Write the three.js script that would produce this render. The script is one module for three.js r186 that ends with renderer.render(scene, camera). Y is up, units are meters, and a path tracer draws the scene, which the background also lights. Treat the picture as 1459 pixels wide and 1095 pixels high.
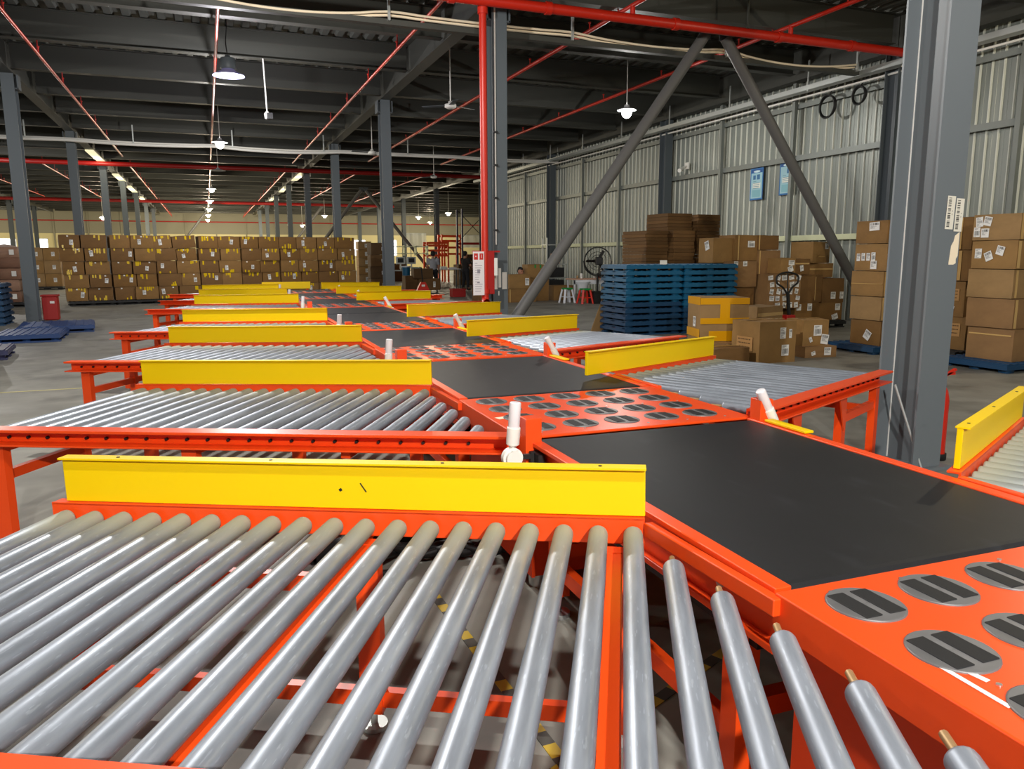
import * as THREE from 'three';
import { RoundedBoxGeometry } from 'three/addons/geometries/RoundedBoxGeometry.js';
import { mergeGeometries } from 'three/addons/utils/BufferGeometryUtils.js';
import { MarchingCubes } from 'three/addons/objects/MarchingCubes.js';

// ---------------------------------------------------------------- camera, sky, exposure, lamps
const scene = new THREE.Scene();
const camera = new THREE.PerspectiveCamera(2 * Math.atan(547.5 / 1090) * 180 / Math.PI, 1459 / 1095, 0.05, 300);
camera.position.set(0, 1.55, 0);
camera.rotation.order = 'YXZ';
camera.rotation.set(-0.16615, -0.37524, -0.003656);
const renderer = new THREE.WebGLRenderer({ antialias: true });
renderer.toneMapping = THREE.LinearToneMapping;
renderer.toneMappingExposure = 1.0;
renderer.shadowMap.enabled = true;
scene.background = new THREE.Color(1, 1, 1);
scene.backgroundIntensity = 3.0;
// pendant lamps: x, height, z, intensity (candela), colour kind
const LAMPS = [
  [0.0, 4.35, 4.6, 190, 'cool'],
  [0.6, 5.08, -8.5, 85, 'cool'],
  [0.6, 5.1, 0.2, 48, 'cool'],  // added fill over the front rollers, unseen
  [0.63, 5.1, -26.3, 38, 'cool'],
  [0.5, 5.1, -44.0, 50, 'warm'],
  [0.45, 5.1, -53.0, 60, 'warm'],
  [0.45, 5.1, -62.0, 70, 'warm'],
  [0.4, 5.1, -71.0, 110, 'warm'],
  [0.4, 5.1, -80.0, 170, 'warm'],
  [9.94, 5.14, -17.4, 24, 'cool'],
  [9.5, 5.1, 0.6, 14, 'cool'],  // unseen lamp added as fill on the wall side
  [12.0, 5.1, -6.7, 20, 'warm'],  // added off frame for highlights on the first wall-side rollers
  [-8.6, 5.1, -35.0, 60, 'cool'],  // side row lamp added as ambient fill
  [-8.6, 5.1, -17.4, 25, 'cool'],  // another added fill lamp in the side row
  [-8.6, 5.1, -8.5, 45, 'cool'],
  [-6.6, 4.4, -62.0, 110, 'warm'],
  [-18.0, 5.1, -44.0, 130, 'warm'],  // added fill for the outer row
  [-20.0, 5.1, -78.0, 190, 'warm'],  // added to brighten the far wall
  [8.1, 4.35, -71.0, 120, 'warm'],
  [8.8, 4.75, -62.0, 60, 'warm'],
  [16.3, 4.75, -62.0, 60, 'warm'],
  [16.1, 4.6, -53.0, 40, 'warm'],
  [22.0, 5.1, -79.0, 220, 'warm'],  // also added to brighten the far wall
];

// ---------------------------------------------------------------- helpers
const V = (x, y, z) => new THREE.Vector3(x, y, z);
const PI = Math.PI;
let seed = 7;
const rnd = () => { seed = (seed * 1664525 + 1013904223) >>> 0; return seed / 4294967296; };
const rr = (a, b) => a + (b - a) * rnd();
const counts = {};
const numbered = (n) => { const c = counts[n] = (counts[n] ?? -1) + 1; return c ? n + '_' + String(c).padStart(3, '0') : n; };
const ORD = ['first', 'second', 'third', 'fourth', 'fifth', 'sixth', 'seventh', 'eighth', 'ninth', 'tenth', 'eleventh', 'twelfth', 'thirteenth', 'fourteenth', 'fifteenth', 'sixteenth'];
const sh = (o) => { o.castShadow = true; o.receiveShadow = true; return o; };
function thing(name, label, category, pos = [0, 0, 0], turn = 0, group) {
  const o = new THREE.Group(); o.name = numbered(name); scene.add(o);
  o.position.set(...pos); o.rotation.y = turn;
  o.userData = { label, category };
  if (group) o.userData.group = group;
  return o;
}
function struct(name, geo, m, label, pos) {
  const o = geo ? sh(new THREE.Mesh(geo, m)) : new THREE.Group();
  o.name = numbered(name); scene.add(o); o.userData = { kind: 'structure' };
  if (label) o.userData.label = label;
  if (pos) o.position.set(...pos);
  return o;
}
function part(name, geo, m, parent, pos, rot) {
  const o = sh(new THREE.Mesh(Array.isArray(geo) ? merge(geo) : geo, m)); o.name = name;
  const n = parent.children.filter((c) => c.name === name || c.name.startsWith(name + '_0')).length;
  if (n) o.name = name + '_' + String(n).padStart(3, '0');
  if (pos) o.position.set(...pos);
  if (rot) o.rotation.set(...rot);
  parent.add(o); return o;
}
function merge(list) {
  return mergeGeometries(list.map((g) => { const h = g.index ? g.toNonIndexed() : g; for (const k of Object.keys(h.attributes)) if (!['position', 'normal', 'uv'].includes(k)) h.deleteAttribute(k); return h; }));
}
const box = (w, h, d, x = 0, y = 0, z = 0) => new THREE.BoxGeometry(w, h, d).translate(x, y, z);
const rbox = (w, h, d, r = 0.004, x = 0, y = 0, z = 0) => new RoundedBoxGeometry(w, h, d, 1, r).translate(x, y, z);
const cyl = (r, h, seg = 16, r2 = r) => new THREE.CylinderGeometry(r2, r, h, seg);
// a rectangular bar from a to b: w across (horizontal), h tall
function bar(a, b, w, h, r = 0) {
  const d = V().subVectors(b, a), L = d.length(); d.normalize();
  const g = r ? new RoundedBoxGeometry(w, h, L, 1, r) : new THREE.BoxGeometry(w, h, L);
  const m = new THREE.Matrix4();
  const up = Math.abs(d.y) > 0.98 ? V(0, 0, 1) : V(0, 1, 0);
  const x = V().crossVectors(up, d).normalize(), y = V().crossVectors(d, x);
  m.makeBasis(x, y, d).setPosition(V().addVectors(a, b).multiplyScalar(0.5));
  return g.applyMatrix4(m);
}
function rod(a, b, r, seg = 10) {
  const d = V().subVectors(b, a), L = d.length();
  const g = new THREE.CylinderGeometry(r, r, L, seg);
  g.applyQuaternion(new THREE.Quaternion().setFromUnitVectors(V(0, 1, 0), d.normalize()));
  return g.translate((a.x + b.x) / 2, (a.y + b.y) / 2, (a.z + b.z) / 2);
}
const tube = (pts, r, seg = 40, rad = 8, closed = false) => new THREE.TubeGeometry(new THREE.CatmullRomCurve3(pts, closed), seg, r, rad, closed);
function extrude(pts, depth, bevel = 0) { const s = new THREE.Shape(pts.map((p) => new THREE.Vector2(p[0], p[1]))); return new THREE.ExtrudeGeometry(s, { depth, bevelEnabled: bevel > 0, bevelSize: bevel, bevelThickness: bevel, bevelSegments: 1, steps: 1, curveSegments: 6 }); }
const lathe = (pts, seg = 24) => new THREE.LatheGeometry(pts.map((p) => new THREE.Vector2(p[0], p[1])), seg);

// ---------------------------------------------------------------- textures
function hash2(x, y, s) { let h = (x * 374761393 + y * 668265263 + s * 982451653) | 0; h = Math.imul(h ^ (h >>> 13), 1274126177); h ^= h >>> 16; return (h >>> 0) / 4294967296; }
function vnoise(x, y, per, s) {
  const xi = Math.floor(x), yi = Math.floor(y), fx = x - xi, fy = y - yi, u = fx * fx * (3 - 2 * fx), v = fy * fy * (3 - 2 * fy);
  const w = (i, j) => hash2(((xi + i) % per + per) % per, ((yi + j) % per + per) % per, s);
  return (w(0, 0) * (1 - u) + w(1, 0) * u) * (1 - v) + (w(0, 1) * (1 - u) + w(1, 1) * u) * v;
}
function noiseTex(n, fn, srgb = true, repeat = 1) {
  const d = new Uint8Array(n * n * 4);
  for (let y = 0; y < n; y++) for (let x = 0; x < n; x++) { const c = fn(x / n, y / n); const i = (y * n + x) * 4; d[i] = c[0]; d[i + 1] = c[1]; d[i + 2] = c[2]; d[i + 3] = 255; }
  const t = new THREE.DataTexture(d, n, n); t.wrapS = t.wrapT = THREE.RepeatWrapping; t.magFilter = THREE.LinearFilter; t.minFilter = THREE.LinearMipmapLinearFilter; t.generateMipmaps = true;
  if (srgb) t.colorSpace = THREE.SRGBColorSpace; t.repeat.set(repeat, repeat); t.needsUpdate = true; return t;
}
const fbm = (x, y, p, s, o = 4) => { let a = 0, k = 0.5, t = 0; for (let i = 0; i < o; i++) { a += k * vnoise(x * p, y * p, p, s + i); t += k; k *= 0.55; p *= 2; } return a / t; };
const floorTex = noiseTex(512, (x, y) => {
  const a = fbm(x, y, 4, 11, 6), b = fbm(x, y, 24, 31, 3), st = Math.max(0, fbm(x, y, 10, 77, 4) - 0.62) * 2.2;
  const g = 158 + (a - 0.5) * 60 + (b - 0.5) * 34 - st * 70; return [g, g * 0.985, g * 0.955];
}, true, 1);
const floorRough = noiseTex(256, (x, y) => { const g = 165 + (fbm(x, y, 6, 5, 4) - 0.5) * 110; return [g, g, g]; }, false, 1);
const beltTex = noiseTex(512, (x, y) => {
  const a = fbm(x, y, 5, 3, 5), s = Math.max(0, fbm(x, y * 0.3 + x * 0.2, 30, 9, 2) - 0.72) * 160;
  const g = 33 + (a - 0.5) * 16 + s * 0.45; return [g, g * 1.0, g * 1.02];
}, true, 1);
const cardTex = noiseTex(256, (x, y) => {
  const a = fbm(x, y, 3, 21, 4), f = Math.sin(x * PI * 2 * 64) * 3; const g = 226 + (a - 0.5) * 44 + f; return [g, g * 0.99, g * 0.97];
}, true, 1);
const steelTex = noiseTex(256, (x, y) => { const g = 215 + (fbm(x, y, 4, 41, 5) - 0.5) * 60; return [g, g, g]; }, true, 1);
const scuffTex = noiseTex(256, (x, y) => { const s = Math.max(0, fbm(x, y, 12, 91, 3) - 0.7) * 200; const g = 244 + (fbm(x, y, 3, 61, 3) - 0.5) * 16 - s; return [g, g, g]; }, true, 1);
const dustBounceAt = (x, y) => Math.max(0, Math.min(1, (y - 0.74 + 0.14 * (fbm(x, y, 3, 191, 3) - 0.5)) * 7));  // far-end band: dust, its beige also painting the board reflection
const rollTex = noiseTex(256, (x, y) => { const g = 212 + (fbm(x, y, 6, 141, 5) - 0.5) * 80, s = fbm(x, y, 40, 171, 2) > 0.78 ? 24 : 0, d = dustBounceAt(x, y); const q = Math.min(250, g + s); return [q * (1 - d) + 226 * d, q * (1 - d) + 220 * d, Math.min(252, q * 1.02) * (1 - d) + 192 * d]; }, true, 1);
const rollRough = noiseTex(256, (x, y) => { const d = dustBounceAt(x, y), g = 128 + (fbm(x, y, 5, 151, 4) - 0.5) * 70; const v = Math.min(250, g * (1 - d) + 215 * d); return [v, v, 255 * (1 - d) + 90 * d]; }, false, 1);
function canvasTex(w, h, draw) {
  const c = document.createElement('canvas'); c.width = w; c.height = h; const g = c.getContext('2d'); draw(g, w, h);
  const t = new THREE.CanvasTexture(c); t.colorSpace = THREE.SRGBColorSpace; t.magFilter = THREE.LinearFilter; return t;
}
const labelTex = [0, 1, 2, 3].map((k) => canvasTex(96, 128, (g, w, h) => {
  g.fillStyle = '#e9e8e4'; g.fillRect(0, 0, w, h); g.fillStyle = '#333';
  let y = 10; const top = k % 2 ? 12 : 46;
  for (let x = 10; x < w - 10;) { const b = 1 + Math.floor(rnd() * 4); g.fillRect(x, top, b, k === 2 ? 60 : 34); x += b + 1 + Math.floor(rnd() * 4); }
  y = top + (k === 2 ? 66 : 42);
  for (let i = 0; i < 5 && y < h - 8; i++, y += 9) g.fillRect(10, y, 20 + rnd() * 52, 3);
  if (top > 30) for (let i = 0; i < 3; i++) g.fillRect(10, 9 + i * 11, 26 + rnd() * 45, 4);
}));
const printTex = canvasTex(256, 128, (g, w, h) => { // faint rows of print on a carton
  g.fillStyle = '#b98c55'; g.fillRect(0, 0, w, h); g.fillStyle = '#5a4020';
  for (let r = 0; r < 3; r++) { let x = 20; while (x < w - 50) { const b = 8 + rnd() * 22; g.fillRect(x, 18 + r * 36, b, 11); x += b + 7; } }
});

// ---------------------------------------------------------------- materials
const M = {};
const std = (o) => new THREE.MeshStandardMaterial(o);
const C = (h) => new THREE.Color(h);
M.orange = std({ color: C('#ef4c14'), roughness: 0.36 });
M.orangeIn = std({ color: C('#e8430c'), roughness: 0.5 });
M.yellow = new THREE.MeshPhysicalMaterial({ color: C('#efc800'), roughness: 0.5, specularIntensity: 0.5 });
M.zinc = std({ color: C('#b3bbc3'), metalness: 0.45, metalnessMap: rollRough, roughness: 0.84, roughnessMap: rollRough, map: rollTex });
M.bright = std({ color: C('#cfd2d4'), metalness: 0.9, roughness: 0.3 });
M.axle = std({ color: C('#b3946a'), metalness: 0.5, roughness: 0.5 });
M.belt = std({ color: C('#c6cad6'), roughness: 0.55, map: beltTex });
M.rubber = std({ color: C('#1b1b1c'), roughness: 0.62 });
M.black = std({ color: C('#141414'), roughness: 0.6 });
M.disc = std({ color: C('#8d8c8c'), roughness: 0.45, metalness: 0.35, map: steelTex });
M.steel = std({ color: C('#535b60'), roughness: 0.5 });
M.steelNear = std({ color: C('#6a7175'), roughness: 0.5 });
M.beam = std({ color: C('#42433d'), roughness: 0.55 });
M.deck = std({ color: C('#686a63'), roughness: 0.5, metalness: 0.4 });
M.brace = std({ color: C('#5e5d5b'), roughness: 0.55 });
M.wall = std({ color: C('#848a84'), roughness: 0.42, metalness: 0.25 });
M.girt = std({ color: C('#7d827e'), roughness: 0.5, metalness: 0.4 });
M.rib = std({ color: C('#d3d6ca'), roughness: 0.4 });  // lightened colour paints in the light the ribs catch
M.girtLow = std({ color: C('#d9ddb6'), roughness: 0.6 });
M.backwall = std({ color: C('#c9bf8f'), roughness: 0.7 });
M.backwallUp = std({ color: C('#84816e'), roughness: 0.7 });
M.plain = std({ color: C('#8b8b84'), roughness: 0.8 });
M.red = std({ color: C('#c22410'), roughness: 0.38 });
M.redDark = std({ color: C('#a31410'), roughness: 0.45 });
M.white = std({ color: C('#e8e6df'), roughness: 0.5 });
M.cream = std({ color: C('#f6e6c8'), roughness: 0.6 });
M.galv = std({ color: C('#b9bdba'), roughness: 0.45, metalness: 0.5 });
M.lens = new THREE.MeshPhysicalMaterial({ color: C('#f6f4f8'), roughness: 0.3, transmission: 0.12, thickness: 0 });
M.blue = std({ color: C('#0c597e'), roughness: 0.42 });
M.blue2 = std({ color: C('#173a6e'), roughness: 0.5 });
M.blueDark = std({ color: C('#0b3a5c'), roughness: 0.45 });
M.navy = std({ color: C('#25284c'), roughness: 0.5 });
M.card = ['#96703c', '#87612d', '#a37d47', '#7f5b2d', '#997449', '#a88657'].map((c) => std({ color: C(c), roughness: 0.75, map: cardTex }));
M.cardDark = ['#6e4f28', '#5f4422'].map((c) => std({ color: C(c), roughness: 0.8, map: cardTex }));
M.cardEdge = std({ color: C('#7c5a31'), roughness: 0.85, map: cardTex });
M.sack = ['#9b7560', '#8a6552', '#a98570'].map((c) => std({ color: C(c), roughness: 0.8, map: cardTex }));
M.tapeY = std({ color: C('#d9b400'), roughness: 0.25 });
M.tapeWorn = std({ color: C('#c0a233'), roughness: 0.7 }); M.tapeWornDark = std({ color: C('#4b4842'), roughness: 0.75 });
M.tapeClear = std({ color: C('#c9a468'), roughness: 0.12 });
M.tapeOrange = std({ color: C('#e0a010'), roughness: 0.22 });
M.paper = std({ color: C('#e6e4de'), roughness: 0.7 });
M.labels = labelTex.map((t) => std({ map: t, roughness: 0.6 }));
M.print = std({ map: printTex, roughness: 0.75 });
M.green = std({ color: C('#0f8a3c'), roughness: 0.5 });
M.whitePl = std({ color: C('#d8dbe0'), roughness: 0.4 });
M.redPl = std({ color: C('#d02a16'), roughness: 0.4 });
M.teal = std({ color: C('#9fb8b4'), roughness: 0.5 });
M.wood = std({ color: C('#c79a82'), roughness: 0.6 });
M.glow = { cool: std({ color: C('#ffffff'), emissive: new THREE.Color(1, 1, 0.97), emissiveIntensity: 14, roughness: 0.5 }), warm: std({ color: C('#ffffff'), emissive: new THREE.Color(1, 0.93, 0.75), emissiveIntensity: 14, roughness: 0.5 }) };
M.dish = std({ color: C('#d5d6da'), roughness: 0.5, side: THREE.DoubleSide });
M.dishViolet = std({ color: C('#9d99d0'), roughness: 0.45, side: THREE.DoubleSide });

// ================================================================ THE BUILDING
const COLX = [-22.2, -13.1, -4.05, 4.85, 14.0], ZC = (k) => -4.1 - 8.92 * k;
const X0 = -31.2, X1 = 33, Z0 = 17, Z1 = -88.5, HC = 6.55;
{ // floor
  const g = new THREE.PlaneGeometry(X1 - X0 + 1, Z0 - Z1 + 1, 1, 1).rotateX(-PI / 2);
  const uv = g.attributes.uv; for (let i = 0; i < uv.count; i++) uv.setXY(i, uv.getX(i) * (X1 - X0 + 1) / 5, uv.getY(i) * (Z0 - Z1 + 1) / 5);
  const b = box(X1 - X0 + 1, 0.2, Z0 - Z1 + 1, 0, -0.102, 0);
  M.floor = std({ color: C('#c8c8c1'), map: floorTex, roughnessMap: floorRough, roughness: 0.85 });
  struct('floor', merge([g, b]), M.floor, null, [(X0 + X1) / 2, 0, (Z0 + Z1) / 2]);
}
{ // ceiling: trapezoid steel deck, ribs along the hall, with a slab over it
  const p = [], n = Math.round((X1 - X0) / 0.34), pit = (X1 - X0) / n;
  for (let i = 0; i < n; i++) { const x = X0 + i * pit; p.push([x, HC], [x + pit * 0.42, HC], [x + pit * 0.5, HC + 0.075], [x + pit * 0.92, HC + 0.075]); }
  p.push([X1, HC], [X1, HC + 0.25], [X0, HC + 0.25]);
  const g = extrude(p, Z0 - Z1); g.translate(0, 0, Z1);
  struct('ceiling', g, M.deck, 'corrugated steel deck of the floor above');
}
{ // walls
  const rib = (() => { // one corrugated sheet 1 m wide, ribs every 25 cm, 6.6 m high, facing +z
    const p = []; for (let i = 0; i < 4; i++) { const x = i * 0.25; p.push([x, 0], [x + 0.15, 0], [x + 0.156, 0.006], [x + 0.17, 0.006], [x + 0.176, 0]); }
    p.push([0.998, 0], [0.998, -0.03], [0, -0.03]);
    return extrude(p, HC).rotateX(-PI / 2); // x along, ribs toward -z, up y
  })();
  const ribG = extrude([[0, -0.002], [0.01, 0.03], [0.034, 0.03], [0.046, -0.002]], HC).rotateX(-PI / 2);
  const wr = struct('wall_right', null, null, 'grey corrugated steel sheet wall');
  const wp = [M.wall, std({ color: C('#7f857f'), roughness: 0.42, metalness: 0.25 }), std({ color: C('#898e87'), roughness: 0.42, metalness: 0.25 })];
  for (let z = -40; z < Z0 + 0.5; z++) { const m = part('wall_panel', rib, wp[(z * 7 + 700) % 3], wr); m.rotation.y = -PI / 2 + PI; m.position.set(14.3, 0, z + 1); for (let k = 0; k < 4; k++) part('rib', ribG, M.rib, m, [k * 0.25, 0, 0]); }
  struct('wall_right_lower', box(0.15, HC, 0.15, 14.3, HC / 2, -40.1), M.steel);
  struct('wall_side', box(X1 - 14.2, HC, 0.15, (X1 + 14.2) / 2, HC / 2, -39.95), M.plain);
  struct('wall_east', box(0.2, HC, 50, X1, HC / 2, -64), M.plain);
  struct('wall_left', box(0.2, HC, Z0 - Z1, X0, HC / 2, (Z0 + Z1) / 2), M.plain);
  struct('wall_front', box(X1 - X0, HC, 0.2, (X0 + X1) / 2, HC / 2, Z0), M.plain);
  // back wall with window openings
  const s = new THREE.Shape([[X0, 0], [X1, 0], [X1, 3.95], [X0, 3.95]].map((q) => new THREE.Vector2(...q)));
  const wins = [[-19.4, -17.1], [-16.95, -16.2], [-15.2, -14.4], [15.6, 17.0], [19.4, 20.6]];
  wins.forEach(([a, b]) => { const h = new THREE.Path([[a, 1.6], [a, 3.45], [b, 3.45], [b, 1.6]].map((q) => new THREE.Vector2(...q))); s.holes.push(h); });
  const wb = struct('wall_back', null, null, 'pale yellow panel wall at the far end');
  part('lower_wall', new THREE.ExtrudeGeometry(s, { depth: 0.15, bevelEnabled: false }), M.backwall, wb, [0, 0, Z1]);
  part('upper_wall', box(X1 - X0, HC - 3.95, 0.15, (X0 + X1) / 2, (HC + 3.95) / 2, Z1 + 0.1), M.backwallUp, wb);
  for (let x = X0 + 2.4; x < X1; x += 3) part('seam_post', box(0.12, HC, 0.08, x, HC / 2, Z1 + 0.22), M.backwallUp, wb);
  wins.forEach(([a, b], i) => {
    const w = struct('window_' + (i + 1), null, null, 'bright window in the far wall'); const cx = (a + b) / 2, W = b - a;
    part('window_frame', [box(W, 0.06, 0.1, cx, 1.63, Z1 + 0.1), box(W, 0.06, 0.1, cx, 3.42, Z1 + 0.1), box(0.06, 1.85, 0.1, a + 0.03, 2.52, Z1 + 0.1), box(0.06, 1.85, 0.1, b - 0.03, 2.52, Z1 + 0.1)], M.galv, w);
    part('pane', box(W - 0.1, 1.74, 0.01, cx, 2.52, Z1 + 0.1), new THREE.MeshPhysicalMaterial({ color: 0xffffff, transmission: 1, thickness: 0, roughness: 0.02 }), w);
  });
}
// wall girts, posts and rails on the corrugated wall
struct('trim_1', box(0.06, 0.11, 57, 14.17, 5.24, -11.5), M.girt);
struct('trim_2', box(0.06, 0.13, 57, 14.17, 3.98, -11.5), M.girt);
struct('trim_3', box(0.06, 0.13, 27.0, 14.17, 1.98, -26.4), M.girtLow);
struct('trim_4', box(0.06, 0.13, 30, 14.17, 1.98, 2), M.girtLow);
for (let z = -37, i = 0; z < 8; z += 2.973, i++) if (Math.abs(((z + 4.1) / 8.92) - Math.round((z + 4.1) / 8.92)) > 0.1)
  struct('wall_post_trim', box(0.1, HC, 0.1, 14.1, HC / 2, z), M.girt);
// columns
function hcolumn(b, d, h) { // H section, flanges normal to z
  return merge([box(b, h, 0.016, 0, h / 2, d / 2 - 0.008), box(b, h, 0.016, 0, h / 2, -d / 2 + 0.008), box(0.012, h, d - 0.03, 0, h / 2, 0), box(b + 0.12, 0.025, d + 0.1, 0, 0.0125, 0)]);
}
const colG = hcolumn(0.27, 0.36, 5.82);
const rowName = ['far side row', 'outer row', 'row by the blue pallets', 'row along the sorting line', 'corrugated wall row'];
for (let c = 0; c < COLX.length; c++) for (let k = -1; k < 9; k++) {
  if (c === 3 && k === -1) continue;
  const x = (c === 3 && k === 0) ? 4.785 : COLX[c];
  const o = struct('steel_column', null, null, c === 3 && k === 0 ? 'big grey steel column beside the roller table with barcode stickers' : `grey steel column, ${ORD[k + 1]} in the ${rowName[c]}`);
  o.position.set(x, 0, ZC(k));
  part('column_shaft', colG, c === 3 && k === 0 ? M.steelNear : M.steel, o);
  if (c === 3 && k === 0) part('weld_seam', box(0.007, 5.8, 0.007, -0.008, 2.9, -0.161), M.white, o);
  if (k >= 0 && c < 4) part('column_bracket', [box(0.03, 0.32, 0.3, 0.2, 5.62, 0), box(0.03, 0.32, 0.3, -0.2, 5.62, 0), box(0.42, 0.03, 0.3, 0, 5.47, 0)], M.steel, o);
}
// girders along the hall and joists across it
function ibeam(L, b, h, t = 0.014) { return merge([box(L, t, b, 0, t / 2, 0), box(L, t, b, 0, h - t / 2, 0), box(L, h - 2 * t, 0.012, 0, h / 2, 0)]); }
const girderG = ibeam(8.9, 0.28, 0.74).rotateY(PI / 2);
for (let c = 0; c < 5; c++) for (let k = -2; k < 9; k++) {
  struct('girder_beam', girderG, M.beam, null, [COLX[c], 5.8, ZC(k) - 4.46]);
}
const joistG = ibeam(8.75, 0.22, 0.6), joistE = ibeam(18.6, 0.22, 0.6), joistW = ibeam(8.7, 0.22, 0.6);
for (let i = -5; i <= 27; i++) {
  const z = -4.1 - i * 2.9733;
  for (let c = 0; c < 4; c++) struct('ceiling_beam', joistG, M.beam, null, [(COLX[c] + COLX[c + 1]) / 2, 5.93, z]);
  struct('ceiling_beam', joistW, M.beam, null, [-26.7, 5.93, z]);
  if (z < -40) struct('ceiling_beam', joistE, M.beam, null, [23.5, 5.93, z]);
}
// diagonal pipe braces between the column row and the corrugated wall
const brace = (a, b, label) => { const t = thing('diagonal_brace', label, 'brace', [a.x, 0, a.z]); part('brace_tube', rod(V(0, a.y, 0), V(b.x - a.x, b.y, 0), 0.105, 20), M.brace, t); part('gusset_plate', box(0.2, 0.26, 0.016, 0.02, a.y + 0.02, 0), M.steel, t); part('gusset_plate', box(0.26, 0.26, 0.016, b.x - a.x, b.y + 0.06, 0), M.steel, t); };
brace(V(5.0, 0.16, -13.02), V(9.1, 5.68, -13.02), 'round grey diagonal brace rising from the red pipe column toward the wall');
brace(V(13.85, 0.16, -13.02), V(9.56, 5.68, -13.02), 'round grey diagonal brace falling to the wall past the blue posters');
brace(V(4.95, 0.16, -48.7), V(9.2, 5.6, -48.7), 'thin dark diagonal brace in the far dim work area');
brace(V(13.9, 0.16, -48.7), V(9.5, 5.6, -48.7), 'dark diagonal brace crossing the far blue rack');
brace(V(-3.95, 0.16, -75.4), V(0.3, 5.6, -75.4), 'slim brace at the far wall above the carton wall');
brace(V(4.8, 0.16, -66.5), V(9.2, 5.6, -66.5), 'slim far brace beyond the carton wall end');

// ---------------------------------------------------------------- services under the ceiling
function pipeRun(name, label, cat, a, b, r, m, extra) { const t = thing(name, label, cat, [a.x, a.y, a.z]); part('pipe', rod(V(0, 0, 0), V(b.x - a.x, b.y - a.y, b.z - a.z), r, 14), m, t); extra?.(t); return t; }
pipeRun('fire_main_pipe', 'thick bright red fire main pipe crossing above the red riser', 'pipe', V(-14, 5.64, -12.5), V(13.6, 5.64, -12.5), 0.085, M.red, (t) => {
  for (const x of [1.2, 3.9, 5.6, 8.1, 10.4, 12.2]) part('coupling', rod(V(x + 14 - 0.05, 0, 0), V(x + 14 + 0.05, 0, 0), 0.105, 14), M.red, t);
  for (const x of [0.6, 4.7, 9.6]) part('hanger', [box(0.03, 0.5, 0.03, x + 14, 0.3, 0.1)], M.beam, t);
  for (const x of [7.22, 10.68]) part('tee', rod(V(x + 14, 0, 0), V(x + 14, 0.24, 0), 0.045, 10), M.red, t);
});
pipeRun('fire_main_pipe', 'dark red fire main pipe crossing the hall above the carton wall', 'pipe', V(-31, 5.62, -38.9), V(14.4, 5.62, -38.9), 0.1, M.redDark);
pipeRun('fire_main_pipe', 'dark red fire main pipe crossing the hall farthest away', 'pipe', V(-31, 5.6, -62.5), V(14.4, 5.55, -62.5), 0.11, M.redDark);
pipeRun('fire_main_pipe', 'thin red pipe along the top of the pale far wall', 'pipe', V(-31, 5.2, -88.0), V(32, 5.2, -88.0), 0.06, M.redDark);
pipeRun('fire_riser_pipe', 'red vertical fire riser pipe in front of the column with notice', 'pipe', V(4.47, 0.86, -12.6), V(4.47, 5.6, -12.6), 0.062, M.red, (t) => {
  part('flange', [rod(V(0, 4.6, 0), V(0, 4.72, 0), 0.085)], M.red, t);
  part('elbow', tube([V(0, 0.05, 0), V(0, -0.06, 0.01), V(-0.02, -0.1, 0.08), V(-0.04, -0.1, 0.2)], 0.065, 16, 12), M.red, t);
  part('valve', [rod(V(0, 0.05, 0), V(0, 0.13, 0), 0.085)], M.red, t);
});
pipeRun('fire_riser_pipe', 'dark red far riser pipe near the end of the corrugated wall', 'pipe', V(13.6, 0.3, -38.6), V(13.6, 5.6, -38.6), 0.06, M.redDark);
const spk = (x, z0, z1, label, y = 5.62, r = 0.03) => pipeRun('sprinkler_pipe', label, 'sprinkler pipe', V(x, y, z0), V(x, y, z1), r, M.red, (t) => {
  for (let z = z0 - 1.2; z > z1; z -= 2.973) part('sprinkler_head', [rod(V(0, 0, z - z0), V(0, 0.14, z - z0), 0.014, 8), cyl(0.028, 0.02, 10).translate(0, 0.15, z - z0)], M.red, t);
  for (let z = -4.1 + 2.9733 * 2; z > z1; z -= 2.9733) if (z < z0) part('hanger', box(0.02, 5.95 - y, 0.02, 0, (5.95 - y) / 2, z - z0), M.redDark, t);
});
const SP = [[-2.93, 'crossing the corner beside the pale girder'], [0.45, 'running above the row of lamps'], [3.85, 'between lamp row and red riser'], [7.22, 'just behind the red riser'], [10.68, 'nearest the corrugated wall']];
SP.forEach(([x, w], i) => {
  spk(x, x > 9 ? 2 : x > 7 ? -7 : 3, -36.2, `long red sprinkler pipe ${w}`, x > 7 ? 5.86 : 5.66, x > 7 ? 0.04 : 0.03);
  spk(x, -39.2, -60.5, `middle hall sprinkler pipe ${w}`);
  if (i < 3) spk(x, -63, -86, `farthest sprinkler pipe ${w}`);
});
[-6.4, -9.8, -12.9].forEach((x, i) => spk(x, -39.2, -60.5, `pale sprinkler pipe over the sack stacks, ${ORD[i]} from the lamp row`));
// added glow strips, painting lamplight on the girder undersides
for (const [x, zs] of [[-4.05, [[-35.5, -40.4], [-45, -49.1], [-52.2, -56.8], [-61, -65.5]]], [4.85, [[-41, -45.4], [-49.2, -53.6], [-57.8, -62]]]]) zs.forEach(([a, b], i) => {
  const t = thing('strip_light', `added pale yellow glow on the girder underside, ${ORD[i]} of the ${x < 0 ? 'outer' : 'sorting line'} column row`, 'light', [x, 5.76, (a + b) / 2]);
  part('glow_slab', box(0.3, 0.05, a - b), std({ color: C('#fff6c8'), emissive: new THREE.Color(1, 0.93, 0.6), emissiveIntensity: 0.75 }), t); part('mount', box(0.1, 0.03, a - b - 0.4, 0, 0.035, 0), M.galv, t);
  const L = new THREE.PointLight(new THREE.Color(1, 0.93, 0.7), 4, 0, 2); L.position.set(0, -0.12, 0); L.castShadow = true; t.add(L);
});
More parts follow.
